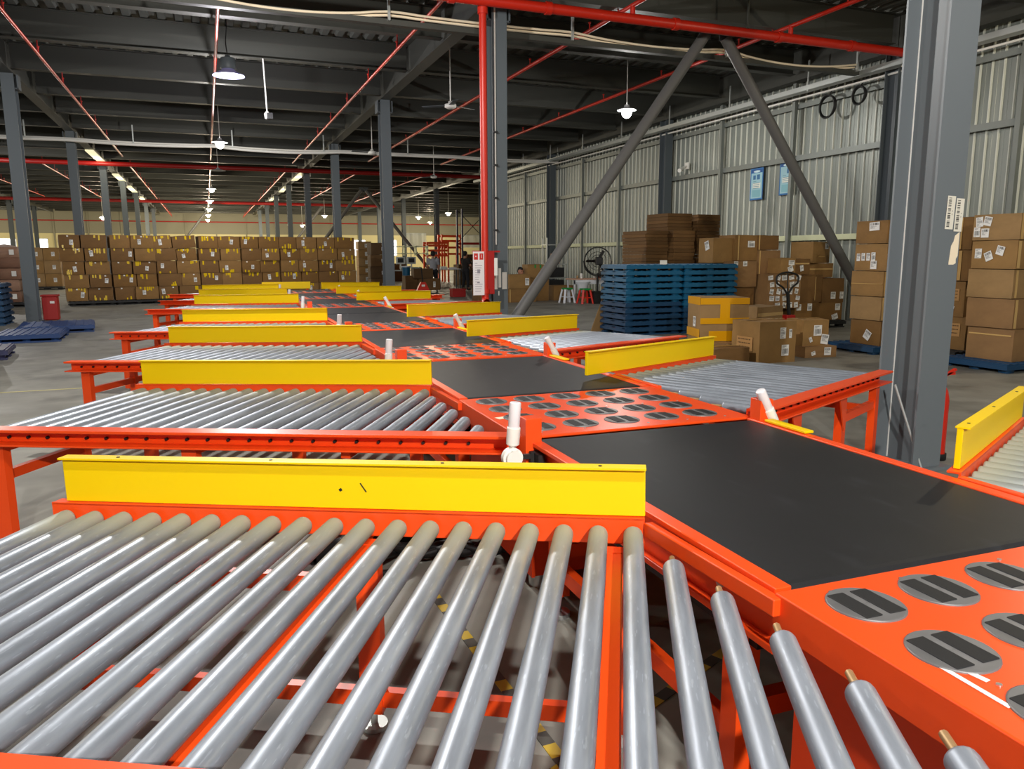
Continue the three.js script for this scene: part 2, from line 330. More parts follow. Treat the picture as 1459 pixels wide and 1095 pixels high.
// cable runs
function sagRun(x0, x1, n, y, z, sag, r, off = 0) { const p = []; const d = (x1 - x0) / n; for (let i = 0; i < n; i++) for (let k = 0; k < 6; k++) { const f = k / 6; p.push(V(x0 + d * (i + f), y - sag * (0.55 + 0.45 * Math.sin(i * 2.1 + off)) * 4 * f * (1 - f) + off, z + off * 0.4)); } p.push(V(x1, y + off, z)); return tube(p, r, n * 14, 6); }
{
  const t = thing('cable_run', 'two cream cables sagging between hangers beneath the fire main', 'cable');
  part('cable', sagRun(-14, 13.4, 8, 5.62, -13.55, 0.16, 0.022), M.cream, t); part('cable', sagRun(-14, 13.4, 8, 5.56, -13.6, 0.14, 0.022, 0.012), M.cream, t);
  for (let i = 0; i <= 8; i++) part('hanger', box(0.04, 0.62, 0.05, -14 + 27.4 / 8 * i, 5.78, -13.52), M.galv, t);
  part('tray', box(27.6, 0.09, 0.14, -0.3, 5.46, -13.62), M.beam, t);
  const u = thing('cable_tray', 'long pale cable tray sagging across the hall before the carton wall', 'cable tray');
  part('tray', [sagRun(-31, 14, 10, 5.44, -30.2, 0.1, 0.055), sagRun(-31, 14, 10, 5.48, -30.26, 0.07, 0.03, 0.02)], M.white, u);
  for (let i = 0; i <= 14; i++) part('hanger', box(0.04, 0.62, 0.03, -31 + 45 / 14 * i, 5.72, -30.2), M.galv, u);
  const w = thing('cable_tray', 'cable tray running along the top of the corrugated wall', 'cable tray');
  part('tray', [box(0.24, 0.02, 57, 13.7, 5.44, -11.5), box(0.02, 0.1, 57, 13.58, 5.49, -11.5)], M.galv, w);
  for (let z = -39; z < 12; z += 2.973) part('hanger', box(0.03, 0.7, 0.03, 13.6, 5.75, z), M.galv, w);
  part('conduit', rod(V(13.95, 5.38, -40), V(13.95, 5.38, 16), 0.025, 8), M.white, w);
  const c = thing('conduit', 'white conduit dropping down the wall column by the cable loops', 'conduit');
  part('conduit_pipe', tube([V(13.7, 5.42, -12.6), V(13.72, 5.36, -12.46), V(13.74, 5.2, -12.42), V(13.74, 3, -12.42), V(13.74, 0.4, -12.42)], 0.03, 40, 8), M.white, c);
  const c2 = thing('conduit', 'thin white conduit running down the red riser column', 'conduit');
  part('conduit_pipe', rod(V(4.76, 1.75, -12.823), V(4.76, 5.7, -12.823), 0.014, 8), M.white, c2);
  for (let i = 0; i < 4; i++) part('clip', box(0.07, 0.03, 0.06, 4.76, 2 + i * 0.55, -12.82), M.black, c2);
}
// lamps
const lampWhere = ['over the camera end of the line, out of view', 'above the belt near the red main, out of view', 'added as fill above the front rollers, out of view', 'glowing in front of the pale cable tray', 'third glowing one down the hall centre', 'fourth glowing one down the hall centre', 'fifth glowing one down the hall centre', 'second last of the hall centre', 'last of the hall centre', 'glowing beside the round diagonal brace', 'added as fill above the wall cartons, out of view', 'added for roller highlights beside the wall, out of view', 'added as fill over the sack stack aisle', 'added as fill over the blue floor pallets', 'over the empty floor beside the front tables', 'far off above the sack stacks', 'added as fill far off in the outer aisle', 'added to brighten the far wall by the windows', 'far off right over the carton wall end', 'far off above the lit carton stack', 'far off over the white sheets', 'over the far blue rack', 'added to brighten the far wall beyond the rack'];
lampWhere[18] = 'far off above the carton wall end';
const dishG = lathe([[0.035, 0.1], [0.06, 0.09], [0.075, 0.03], [0.2, -0.012], [0.235, -0.04], [0.23, -0.04], [0.19, -0.018], [0.06, 0.012], [0.0, 0.015]], 32);
const bulbG = new THREE.SphereGeometry(0.125, 20, 14).scale(1, 1.1, 1);
LAMPS.forEach(([x, y, z, I, kind], i) => {
  const t = thing('pendant_lamp', 'white dish pendant lamp ' + lampWhere[i], 'lamp', [x, y, z]);
  part('shade', dishG, M.dish, t); part('stem', rod(V(0, 0.08, 0), V(0, HC + 0.03 - y, 0), 0.012, 8), M.white, t);
  part('bulb', bulbG, M.glow[kind], t, [0, -0.09, 0]);
  const L = new THREE.PointLight(kind === 'cool' ? new THREE.Color(1, 0.97, 0.92) : new THREE.Color(1, 0.86, 0.62), I, 0, 2);
  L.position.set(0, -0.09, 0); L.castShadow = true; L.shadow.radius = 4; t.add(L);
});
{ // faint violet lamp and an unlit lamp
  const t = thing('pendant_lamp', 'high bay lamp with a violet white dish on a black cable', 'lamp', [0.66, 5.2, -17.2]);
  part('shade', lathe([[0.1, 0.12], [0.14, 0.05], [0.3, -0.03], [0.31, -0.05], [0.29, -0.04], [0.1, 0.03], [0, 0.035]], 32), M.dishViolet, t);
  { const d = part('glow_disc', cyl(0.2, 0.012, 28), std({ color: C('#ffffff'), emissive: new THREE.Color(0.72, 0.68, 1), emissiveIntensity: 0.3 }), t, [0, -0.02, 0]); const L = new THREE.PointLight(new THREE.Color(0.95, 0.93, 1), 30, 0, 2); L.position.set(0, -0.3, 0); L.castShadow = true; L.shadow.radius = 6; t.add(L); }
  part('housing', lathe([[0, 0.34], [0.05, 0.34], [0.06, 0.3], [0.14, 0.29], [0.16, 0.1], [0.1, 0.06]], 24), M.steel, t);
  part('cable', tube([V(0, 0.33, 0), V(-0.02, 0.6, 0), V(0.01, 0.9, 0), V(0, 1.4, 0)], 0.012, 14, 6), M.black, t);
  const u = thing('pendant_lamp', 'unlit flat dish lamp hanging third along the lamp row', 'lamp', [0.7, 5.15, -35.2]);
  part('shade', lathe([[0.04, 0.08], [0.09, 0.03], [0.3, -0.03], [0.3, -0.04], [0.05, 0.01], [0, 0.02]], 24), M.dish, u); part('stem', rod(V(0, 0.08, 0), V(0, 1.42, 0), 0.012, 6), M.white, u);
}
const fan = (x, y, z, label, a) => { const t = thing('ceiling_fan', label, 'fan', [x, y, z]); part('rod', rod(V(0, 0.05, 0), V(0, HC + 0.03 - y, 0), 0.014, 8), M.white, t); part('hub', lathe([[0, 0.1], [0.05, 0.1], [0.06, 0.05], [0.14, 0.03], [0.14, -0.04], [0.08, -0.07], [0, -0.075]], 20), M.white, t); for (let i = 0; i < 3; i++) part('blade', box(0.6, 0.008, 0.13, 0.42, 0, 0).rotateX(0.12).rotateY(a + i * 2.094), M.steel, t); };
fan(5.75, 5.15, -18.6, 'white ceiling fan hanging beside the red riser pipe', 0.4);
fan(5.5, 5.05, -26.9, 'white ceiling fan hanging behind the second girder column', 1.2);
fan(9.4, 4.95, -33.0, 'small white ceiling fan over the dim work area', 0.1);
{ const t = thing('camera_pole', 'thin white drop pole with a small black camera at its end', 'camera', [1.5, 4.75, -18.9]); part('pole', rod(V(0, 0, 0), V(-0.03, 1.2, 0), 0.016, 8), M.white, t); part('camera_body', [box(0.13, 0.13, 0.13, 0.05, -0.05, 0.02)], M.black, t); part('bracket', lathe([[0, -0.12], [0.06, -0.1], [0.07, 0], [0.02, 0.06]], 12), M.white, t); }
{ const t = thing('security_camera', 'white bullet camera on the corrugated wall girt', 'camera', [13.98, 4.2, -20.9]); part('camera_body', rod(V(-0.05, 0, 0.05), V(-0.3, -0.08, 0.25), 0.06, 12), M.white, t); part('mount', [rod(V(0.15, 0.1, 0), V(-0.1, 0.02, 0.08), 0.03, 8), box(0.04, 0.2, 0.2, 0.14, 0.1, 0)], M.white, t); }
function loop(y, z, r, label) { const t = thing('cable_coil', label, 'cable', [13.95, y, z]); for (let k = 0; k < 3; k++) { const p = []; for (let i = 0; i < 24; i++) { const a = i / 24 * PI * 2; p.push(V(-0.02 * k, Math.sin(a) * (r + 0.014 * (k - 1)), Math.cos(a) * r * (1 - 0.03 * k))); } part('loop', tube(p, 0.02, 48, 7, true), M.black, t); } part('tail', tube([V(0, r, 0), V(0.02, r + 0.12, 0.1), V(0, r + 0.3, 0.2 * (r > 0.25 ? 0 : 2))], 0.014, 20, 6), M.black, t); }
loop(5.02, -14.9, 0.25, 'larger coil of black cable hung on the corrugated wall');
loop(5.1, -13.95, 0.19, 'smaller coil of black cable hung nearest the wall column');

// posters and signs
const posterTex = (k) => canvasTex(128, 256, (g, w, h) => {
  g.fillStyle = '#1e6fae'; g.fillRect(0, 0, w, h); g.fillStyle = '#9cc7d3'; g.fillRect(8, 38, w - 16, h - 50); g.fillStyle = '#0d4f93'; g.fillRect(8, 8, w - 16, 28);
  g.fillStyle = '#cfe5ea'; g.beginPath(); g.ellipse(w / 2, 26, 34, 9, 0, 0, 7); g.fill(); g.fillStyle = '#2d6a9c'; if (!k) g.fillRect(28, 56, 26, 34); g.fillRect(66, 52, 30, 40);
  g.fillStyle = '#e6e8de'; g.fillRect(26, 118, 78, 44); g.fillStyle = '#5c8da0'; for (let i = 0; i < 5; i++) g.fillRect(30, 104 + i * 14, 30 + ((i * 37) % 40), 4); g.fillStyle = '#7fb8c4'; g.fillRect(22, 176, 84, 58);
});
[[3.48, -17.68, 0, 'blue information poster on the corrugated wall farther from the brace'], [3.53, -16.5, 1, 'blue information poster half hidden behind the diagonal brace']].forEach(([y, z, k, l]) => {
  const t = thing('wall_poster', l, 'poster', [14.22, y, z]); part('board', box(0.012, 0.86, 0.54), M.blue2, t);
  part('print', new THREE.PlaneGeometry(0.52, 0.84).rotateY(-PI / 2), std({ map: posterTex(k), roughness: 0.5 }), t, [-0.008, 0, 0]);
});
const barTex = canvasTex(128, 256, (g, w, h) => { g.fillStyle = '#e4dfcf'; g.fillRect(0, 0, w, h); g.fillStyle = '#3a3834'; for (let y = 14; y < h - 14;) { const b = 2 + rnd() * 8; g.fillRect(20, y, 46, b); y += b + 3 + rnd() * 9; } g.fillStyle = '#8a857a'; g.fillRect(88, 110, 10, 10); g.fillRect(88, 134, 10, 12); });
[[0.0, 1.835, 'barcode sticker on the big column, the inner one'], [0.075, 1.82, 'barcode sticker on the big column, near its outer edge']].forEach(([x, y, l], i) => {
  const t = thing('barcode_sticker', l, 'sticker', [4.80 + x * 1.15, y, ZC(0) + 0.1835]); part('sheet', box(0.075, 0.225, 0.002).rotateZ(-0.03), std({ map: barTex, roughness: 0.6 }), t);
});
{ const t = thing('torn_paper', 'torn white paper remnant stuck on the big column below the barcodes', 'paper', [4.873, 1.48, ZC(0) + 0.181]);
  part('sheet', extrude([[-0.045, 0.02], [-0.035, 0.13], [-0.015, 0.16], [-0.005, 0.2], [0.035, 0.225], [0.035, 0.06], [0.02, 0.04], [0.022, 0.01], [0.0, 0.0], [-0.045, 0.0]], 0.002), M.cream, t); }
const noticeTex = canvasTex(128, 320, (g, w, h) => {
  g.fillStyle = '#e4dfe0'; g.fillRect(0, 0, w, h); g.fillStyle = '#c2261f'; g.fillRect(10, 14, 46, 46); g.fillRect(74, 14, 44, 46); g.fillStyle = '#e4dfe0'; g.fillRect(26, 30, 12, 10); g.fillRect(94, 22, 5, 26);
  g.fillStyle = '#8f8a92'; for (let i = 0; i < 13; i++) g.fillRect(20, 84 + i * 17, 30 + ((i * 53) % 60), 4); g.fillRect(46, 130, 34, 30); g.fillRect(44, 220, 30, 12);
});
{ const t = thing('hydrant_cabinet', 'red fire cabinet with a white printed notice on the riser column', 'fire cabinet', [4.5, 1.27, -12.62]);
  part('cabinet', rbox(0.2, 0.74, 0.24, 0.01, 0.03, 0, -0.05), M.redDark, t); part('notice', box(0.2, 0.74, 0.01), std({ map: noticeTex, roughness: 0.6 }), t, [-0.17, -0.01, 0.09]);
  part('side_label', box(0.06, 0.3, 0.006), M.paper, t, [0.15, 0.1, 0.075]); part('bracket', box(0.5, 0.03, 0.03, 0, 0.36, 0.0), M.redDark, t); }
{ const t = thing('posted_papers', 'white paper slips taped around the red riser column', 'paper', [4.85, 1.12, -12.835]); for (const [x, y, w, h] of [[-0.1, 0, 0.07, 0.3], [-0.02, 0.05, 0.05, 0.34], [0.07, 0.0, 0.09, 0.3], [-0.04, -0.22, 0.02, 0.08]]) part('paper_slip', box(w, h, 0.003, x, y, 0), M.paper, t); }

// ================================================================ THE SORTING LINE
const TH = 0.02124, PH = 28.5 * PI / 180;
const UV = (u, v, y = 0) => [u * Math.cos(TH) + v * Math.sin(TH), y, u * Math.sin(TH) - v * Math.cos(TH)];
const UL = 1.22, UR = 2.41, UC = (UL + UR) / 2, UW = UR - UL;
// --- belt module, length L, origin at near end centre on the floor, -z away
function beltModule(v0, v1, label, yellowCover) {
  const L = v1 - v0, t = thing('belt_conveyor', label, 'conveyor', UV(UC, v0), -TH, 'belt sections of the sorting line');
  const r = 0.035, p = []; for (let i = 0; i <= 8; i++) { const a = PI / 2 + PI * i / 8; p.push([0.01 + r + Math.cos(a) * r, 0.75 - r + Math.sin(a) * r]); }
  for (let i = 0; i <= 8; i++) { const a = -PI / 2 + PI * i / 8; p.push([L - 0.01 - r + Math.cos(a) * r, 0.75 - r + Math.sin(a) * r]); }
  const g = extrude(p, UW - 0.07).rotateY(PI / 2).translate(-(UW - 0.07) / 2, 0, 0); // x->-z
  const pos = g.attributes.position, uv = g.attributes.uv; for (let i = 0; i < pos.count; i++) uv.setXY(i, pos.getX(i) / 1.6, pos.getZ(i) / 1.6 + v0 * 0.37);
  part('belt', g, M.belt, t);
  for (const s of [-1, 1]) {
    const x = s * (UW / 2 - 0.005);
    const rail = part('side_rail', [rbox(0.05, 0.02, L - 0.02, 0.004, x, 0.745, -L / 2), box(0.012, 0.16, L - 0.02, x - s * 0.015, 0.665, -L / 2), rbox(0.045, 0.02, L - 0.02, 0.004, x, 0.59, -L / 2)], M.orange, t);
    part('bolt', [0.15, 0.5, 0.85].map((f) => rod(V(x, 0.665, -L * f), V(x + s * 0.012, 0.665, -L * f), 0.012, 6)), M.galv, rail).userData.kind = 'stuff';
    for (const z of [-0.22, -L + 0.22]) { const lg = part('leg', box(0.07, 0.5, 0.07, x - s * 0.05, 0.35, z), M.orange, t); part('foot', [cyl(0.05, 0.02, 14).translate(x - s * 0.05, 0.01, z), cyl(0.012, 0.1, 8).translate(x - s * 0.05, 0.06, z)], M.bright, lg); }
    part('brace_bar', bar(V(x - s * 0.05, 0.22, -0.25), V(x - s * 0.05, 0.22, -L + 0.25), 0.04, 0.06), M.orange, t);
  }
  part('drum', [rod(V(-UW / 2 + 0.06, 0.6, -0.18), V(UW / 2 - 0.06, 0.6, -0.18), 0.06, 18), rod(V(-UW / 2 + 0.06, 0.6, -L + 0.18), V(UW / 2 - 0.06, 0.6, -L + 0.18), 0.06, 18)], M.rubber, t);
  part('under_tray', box(UW - 0.1, 0.02, L - 0.3, 0, 0.52, -L / 2), M.black, t);
  for (const z of [-0.22, -L + 0.22]) part('cross_member', box(UW - 0.1, 0.06, 0.05, 0, 0.3, z), M.orange, t);
  if (yellowCover) part('rail_cover', rbox(0.05, 0.012, 0.28, 0.003, UW / 2 + 0.012, 0.763, -L + 0.26), M.yellow, t);
  return t;
}
// --- wheel divert module 1 m long
const discG = lathe([[0, 0.004], [0.084, 0.004], [0.088, 0.002], [0.089, -0.01], [0, -0.01]], 32);
const stripG = rbox(0.047, 0.006, 0.122, 0.002);
function divertModule(v0, label) {
  const L = 0.98, t = thing('wheel_sorter', label, 'sorter', UV(UC, v0 + 0.01), -TH, 'wheel sorter sections of the sorting line');
  part('top_plate', rbox(UW + 0.06, 0.014, L, 0.005, 0, 0.745, -L / 2), M.orange, t);
  for (const s of [-1, 1]) {
    part('side_flange', box(0.012, 0.085, L, s * (UW / 2 + 0.024), 0.7, -L / 2), M.orange, t);
    part('side_panel', box(0.015, 0.58, L - 0.04, s * (UW / 2 - 0.04), 0.36, -L / 2), M.orangeIn, t);
  }
  part('end_panel', [box(UW - 0.1, 0.58, 0.015, 0, 0.36, -0.04), box(UW - 0.1, 0.58, 0.015, 0, 0.36, -L + 0.04)], M.orangeIn, t);
  for (const [x, z] of [[-1, -0.1], [1, -0.1], [-1, -L + 0.1], [1, -L + 0.1]]) part('foot', cyl(0.05, 0.08, 12).translate(x * (UW / 2 - 0.1), 0.04, z), M.bright, t);
  for (let r = 0; r < 4; r++) for (let c = 0; c < 5; c++) {
    const d = part('wheel_disc', discG, M.disc, t, [(c - 2) * 0.2245 - 0.025, 0.7525, -(0.17 + r * 0.2265)]);
    for (const s of [-1, 1]) part('drive_belt', stripG, M.rubber, d, [s * 0.034, 0.0035, 0]);
  }
  part('screw', [-0.5, -0.28, 0.06, 0.28, 0.5].flatMap((x) => [-0.06, -0.5, -0.93].map((z) => cyl(0.006, 0.003, 8).translate(x, 0.7535, z))), M.bright, t).userData.kind = 'stuff';
  return t;
}
const DV = [0.415, 3.1, 5.75, 8.4, 12.5, 15.2, 17.9];
const rankN = ['nearest', 'second', 'third', 'fourth', 'fifth', 'sixth', 'seventh'];
const rk = (i) => (i ? ORD[i] : 'first');
const divs = DV.map((d, i) => divertModule(d, `orange wheel sorter plate with grey discs, ${rk(i)} along the line from the camera end`));
part('sticker', box(0.012, 0.001, 0.16), M.paper, divs[0], [-0.548, 0.7535, -0.52], [0, -0.02, 0]);
part('sticker', box(0.014, 0.001, 0.09), M.paper, divs[0], [-0.515, 0.7535, -0.56], [0, 0.15, 0]);
part('sticker', box(0.02, 0.001, 0.014), M.tapeY, divs[0], [-0.53, 0.7535, -0.635]);
part('sticker', box(0.06, 0.001, 0.045), M.cream, divs[1], [-0.565, 0.7535, -0.42], [0, 0.2, 0]);
const BV = [[-1.2, 0.405], [1.405, 3.09], [4.1, 5.74], [6.74, 8.39], [9.4, 11.05], [11.06, 12.49], [13.5, 15.19], [16.2, 17.89], [18.9, 19.6]];
BV.forEach(([a, b], i) => beltModule(a, b, i === 0 ? 'black belt section under the camera, mostly out of view' : `black flat belt section with orange rails, ${ORD[i - 1]} along the line from the camera end`, i > 0 && i !== 4));
{ const t = thing('end_stop_board', 'yellow end stop board standing across the far end of the line', 'board', UV(1.38, 19.75), -TH); part('board', rbox(1.15, 0.17, 0.03, 0.004, 0, 0.86, 0), M.yellow, t); part('bracket', [box(0.06, 0.8, 0.06, -0.5, 0.4, -0.05), box(0.06, 0.8, 0.06, 0.5, 0.4, -0.05)], M.orange, t); }
// --- roller tables
const WD = 1.336, PITCH = 0.1067, ROLL_R = 0.03;
function rollerG(L) { const r = ROLL_R; const g = lathe([[0, 0], [0.008, 0], [r - 0.006, 0.001], [r - 0.001, 0.005], [r, 0.012], [r, L - 0.012], [r - 0.001, L - 0.005], [r - 0.006, L - 0.001], [0.008, L], [0, L]], 20).rotateX(-PI / 2); const p = g.attributes.position, u = g.attributes.uv; for (let i = 0; i < p.count; i++) u.setY(i, -0.985 * p.getZ(i) / 1.266); return g; }
const rollFull = rollerG(WD - 0.09);
const rollTri = {};
const axleG = rod(V(0, 0, 0.03), V(0, 0, -0.05), 0.009, 8);
const boltG = rod(V(0, 0, 0), V(0, 0, 0.014), 0.008, 6);
function rollerTable(side, d, i) {
  const Lg = side < 0, out = Lg ? -1 : 1, h0 = Lg ? 0.762 : 0.785, tan = Math.tan((Lg ? 1.0 : 1.4) * PI / 180);
  const near = Lg ? 2.76 : 2.22, far = near - 0.03, q = 0.725;
  const where = Lg ? 'on open floor side' : 'on corrugated wall side';
  const t = thing('roller_table', `orange roller table with yellow guard board ${where}, ${rk(i)} along the line`, 'roller table', UV(Lg ? 1.15 : 2.48, d + (i ? 0 : 0.035) + (Lg ? 0.02 : 0.0)), Lg ? -TH - PH : -TH + PH, 'angled roller tables of the sorting line');
  const y = (s, o = 0) => h0 + o - s * tan, P = (s, w, o = 0) => V(out * s, y(s, o), -w);
  // near rail: channel open toward the camera
  part('near_rail', [bar(P(-0.02, 0.066, -0.042), P(near, 0.066, -0.042), 0.008, 0.084), bar(P(-0.02, 0.022, -0.007), P(near, 0.022, -0.007), 0.096, 0.014, 0.003), bar(P(-0.02, 0.022, -0.08), P(near, 0.022, -0.08), 0.096, 0.01, 0.003)], M.orange, t);
  part('far_rail', [bar(P(q - 0.02, WD, -0.04), P(far, WD, -0.04), 0.008, 0.082), bar(P(q - 0.02, WD + 0.02, -0.004), P(far, WD + 0.02, -0.004), 0.048, 0.01, 0.003), bar(P(q - 0.02, WD + 0.02, -0.08), P(far, WD + 0.02, -0.08), 0.046, 0.01, 0.003)], M.orange, t);
  const Q = (s, w, o) => P(s, w, o).add(V(-out * 0.034 * Math.cos(PH), 0, -0.034 * Math.sin(PH)));
  part('angled_rail', [bar(Q(q * 0.6, WD * 0.6, -0.032), Q(q, WD - 0.02, -0.032), 0.03, 0.045, 0.004)], M.orange, t);
  // rollers
  const ax = -0.048;
  for (let s = 0.1; s < near - 0.03; s += PITCH) {
    if (s > q) { const r = part('roller', rollFull, M.zinc, t, [out * s, y(s, ax), -0.075]); if (i < 2) r.rotation.z = rnd() * 6.28; }
    else {
      const L = s / q * (WD - 0.03) - 0.145; if (L < 0.05) continue;
      const k = s.toFixed(3); rollTri[k] ??= rollerG(L);
      const r = part('roller', rollTri[k], M.zinc, t, [out * s, y(s, ax), -0.075]);
      if (i < 3) part('axle', axleG, M.axle, r, [0, 0, -L - 0.02]);
    }
    if (i < 4) part('bolt', boltG, M.black, t, [out * s, y(s, -0.052), -0.06]);
  }
  // guard board on the far rail
  const g0 = Lg ? q - 0.02 : (i ? q - 0.34 : q + 0.02), g1 = far - (Lg ? 0.045 : 0.02);
  const b = part('guard_board', [bar(P(g0, WD + 0.02, 0.08), P(g1, WD + 0.02, 0.08), 0.022, 0.155, 0.003), bar(P(g0, WD + 0.012, 0.158), P(g1, WD + 0.012, 0.158), 0.05, 0.006)], M.yellow, t);
  if (i === 0) part('hole_plug', [0.12, 0.62, 1.2, 1.75].map((f) => cyl(0.006, 0.002, 8).translate(out * (q + f), y(q + f, 0.162), -WD - 0.012)), M.black, b).userData.kind = 'stuff';
  if (Lg && i === 0) part('scuff_mark', [bar(P(1.62, WD + 0.0085, 0.09), P(1.6, WD + 0.0085, 0.06), 0.001, 0.004), bar(P(1.69, WD + 0.0085, 0.07), P(1.685, WD + 0.0085, 0.062), 0.001, 0.01)], M.black, b).userData.kind = 'stuff';
  // under-frame
  const ls = Lg ? [0.795, 1.58, near - 0.14] : [0.62, 1.4, near - 0.12];
  ls.forEach((s, k) => {
    for (const w of k === 2 && Lg ? [0.06, 0.66, WD - 0.05] : [0.06, WD - 0.05]) {
      const top = y(s, -0.085);
      if (k === 0 && w < 0.5 && Lg) continue;
      const lg = part('leg', bar(V(out * s, 0.06, -w), V(out * s, top, -w), w === 0.66 ? 0.05 : 0.075, 0.05), M.orange, t);
      part('foot', [cyl(0.045, 0.015, 14).translate(out * s, 0.008, -w), cyl(0.012, 0.06, 8).translate(out * s, 0.04, -w)], M.galv, lg);
      if (!Lg && w < 0.5 && k < 2) part('gusset', extrude([[0, 0], [-0.11 * out, 0], [0, -0.24]], 0.008).translate(out * s - out * 0.03, top, -w + 0.03), M.orange, lg);
    }
    part('cross_member', bar(V(out * s, y(s, -0.11), -0.05), V(out * s, y(s, -0.11), -WD + 0.03), 0.045, 0.045), M.orange, t);
    part('cross_member', bar(V(out * s, k === 2 ? 0.46 : 0.14, -0.06), V(out * s, k === 2 ? 0.46 : 0.14, -WD + 0.05), 0.035, 0.05), M.orange, t);
  });
  for (const [a, c, w, h] of Lg ? [[0.795, 2.6, WD - 0.05, 0.11], [1.58, 2.6, WD - 0.05, 0.5]] : [[0.62, 1.4, 0.06, 0.18], [1.4, 2.1, 0.06, 0.5], [0.62, 2.1, WD - 0.05, 0.3], [1.4, 2.1, 0.06, 0.14]])
    part('stretcher', bar(V(out * a, h, -w), V(out * c, h, -w), 0.035, 0.055), M.orange, t);
  return t;
}
DV.forEach((d, i) => { rollerTable(-1, d, i); rollerTable(1, d, i); });
// --- corner posts and signal lamps
const lampLens = lathe([[0, 0.235], [0.02, 0.235], [0.0245, 0.23], [0.0245, 0.125], [0.0, 0.125]], 20), lampBase = lathe([[0, 0.128], [0.028, 0.128], [0.0285, 0.122], [0.028, 0.055], [0.021, 0.05], [0.012, 0.045], [0.012, 0], [0, 0]], 20);
DV.forEach((d, i) => {
  for (const s of [-1, 1]) {
    if (i === 0) continue;
    const w = s < 0 ? 'open floor side' : 'corrugated wall side';
    const p = thing('corner_post', `square orange corner post, ${rk(i)} along the line on the ${w}`, 'post', UV(s < 0 ? 1.205 : 2.425, d - 0.07), -TH, 'corner posts beside the belts');
    part('post', rbox(0.075, 0.3, 0.08, 0.004, 0, 0.71, 0), M.orange, p);
    part('base_plate', box(0.03, 0.2, 0.14, -s * 0.0, 0.62, 0.06), M.black, p);
    const t = thing('signal_lamp', `white signal lamp on a swivel joint, ${rk(i)} along the line on the ${w}`, 'signal lamp', UV(s < 0 ? 1.085 : 2.5, d - (s < 0 ? 0.16 : 0.1), s < 0 ? 0.715 : 0.7), -TH, 'signal lamps of the roller tables');
    const head = part('lens', lampLens, M.lens, t, [0, 0, 0], [0, 0, s < 0 ? -0.07 : 0.5]);
    part('lamp_base', lampBase, M.white, t, [0, 0, 0], [0, 0, s < 0 ? -0.07 : 0.5]);
    part('swivel_joint', [cyl(0.044, 0.03, 24).rotateX(PI / 2).translate(-0.004, 0, 0.012), cyl(0.034, 0.02, 20).rotateX(PI / 2).translate(-0.004, 0, 0.036), box(0.026, 0.07, 0.034, 0, 0.0, 0.03)], M.white, t);
    part('clamp', cyl(0.016, 0.03, 14).translate(0, 0.045, 0), M.bright, t, [0, 0, 0], [0, 0, s < 0 ? -0.07 : 0.5]);
    part('bracket', [box(0.1, 0.02, 0.02, -s * 0.05, -0.01, -0.02), box(0.02, 0.06, 0.02, -s * 0.1, -0.02, -0.02)], M.black, t);
    if (i < 3) part('wire', tube([V(0.02, -0.01, 0.03), V(0.045, -0.05, 0.05), V(0.05, -0.12, 0.03), V(0.06, -0.2, 0)], 0.003, 20, 5), M.axle, t);
  }
});

// ================================================================ FLOOR ITEMS NEAR THE LINE
function floorStrip(name, label, pts, w, m, cat = 'floor marking') { const t = thing(name, label, cat, [pts[0][0], 0, pts[0][1]]); const a = V(0, 0.002, 0), b = V(pts[1][0] - pts[0][0], 0.002, pts[1][1] - pts[0][1]); part('tape_strip', bar(a, b, w, 0.003), m, t); return t; }
{
  const stripes = (label, pts, n) => { const t = thing('hazard_tape', label, 'floor tape', [pts[0][0], 0, pts[0][1]]); const dx = (pts[1][0] - pts[0][0]) / n, dz = (pts[1][1] - pts[0][1]) / n; for (let k = 0; k < n; k++) part(k % 2 ? 'black_stripe' : 'yellow_stripe', bar(V(dx * k, 0.002, dz * k), V(dx * (k + 1), 0.002, dz * (k + 1)), 0.045, 0.003), k % 2 ? M.tapeWornDark : M.tapeWorn, t); };
  stripes('yellow and black hazard tape on the floor under the front rollers', [[0.88, -3.4], [0.93, -1.9]], 22);
  stripes('yellow and black hazard tape running across under the front rollers', [[0.6, -1.78], [1.9, -2.35]], 18);
  floorStrip('floor_line', 'faint pale yellow line on the grey floor beside the roller tables', [[-9, -10.4], [-0.2, -10.35]], 0.04, std({ color: C('#b8ae7a'), roughness: 0.7 }));
  const t = thing('cable_bundle', 'loose black cable bundle lying under the front guard board', 'cable', [0.85, 0, -3.6]);
  for (let k = 0; k < 4; k++) { const p = []; for (let i = 0; i < 9; i++) p.push(V(-0.35 + i * 0.11, 0.03 + 0.03 * Math.abs(Math.sin(i * 1.7 + k)), 0.12 * Math.sin(i * 0.9 + k * 1.3) - 0.05 * k)); part('cable', tube(p, 0.02, 50, 7), M.black, t); }
  const j = thing('junction_hose', 'thick grey hose lying on the floor behind the cable bundle', 'hose', [0.9, 0, -3.9]);
  part('hose', tube([V(-0.5, 0.05, 0.1), V(-0.2, 0.05, -0.05), V(0.2, 0.06, 0.05), V(0.6, 0.05, -0.1)], 0.045, 40, 10), M.rubber, j);
}
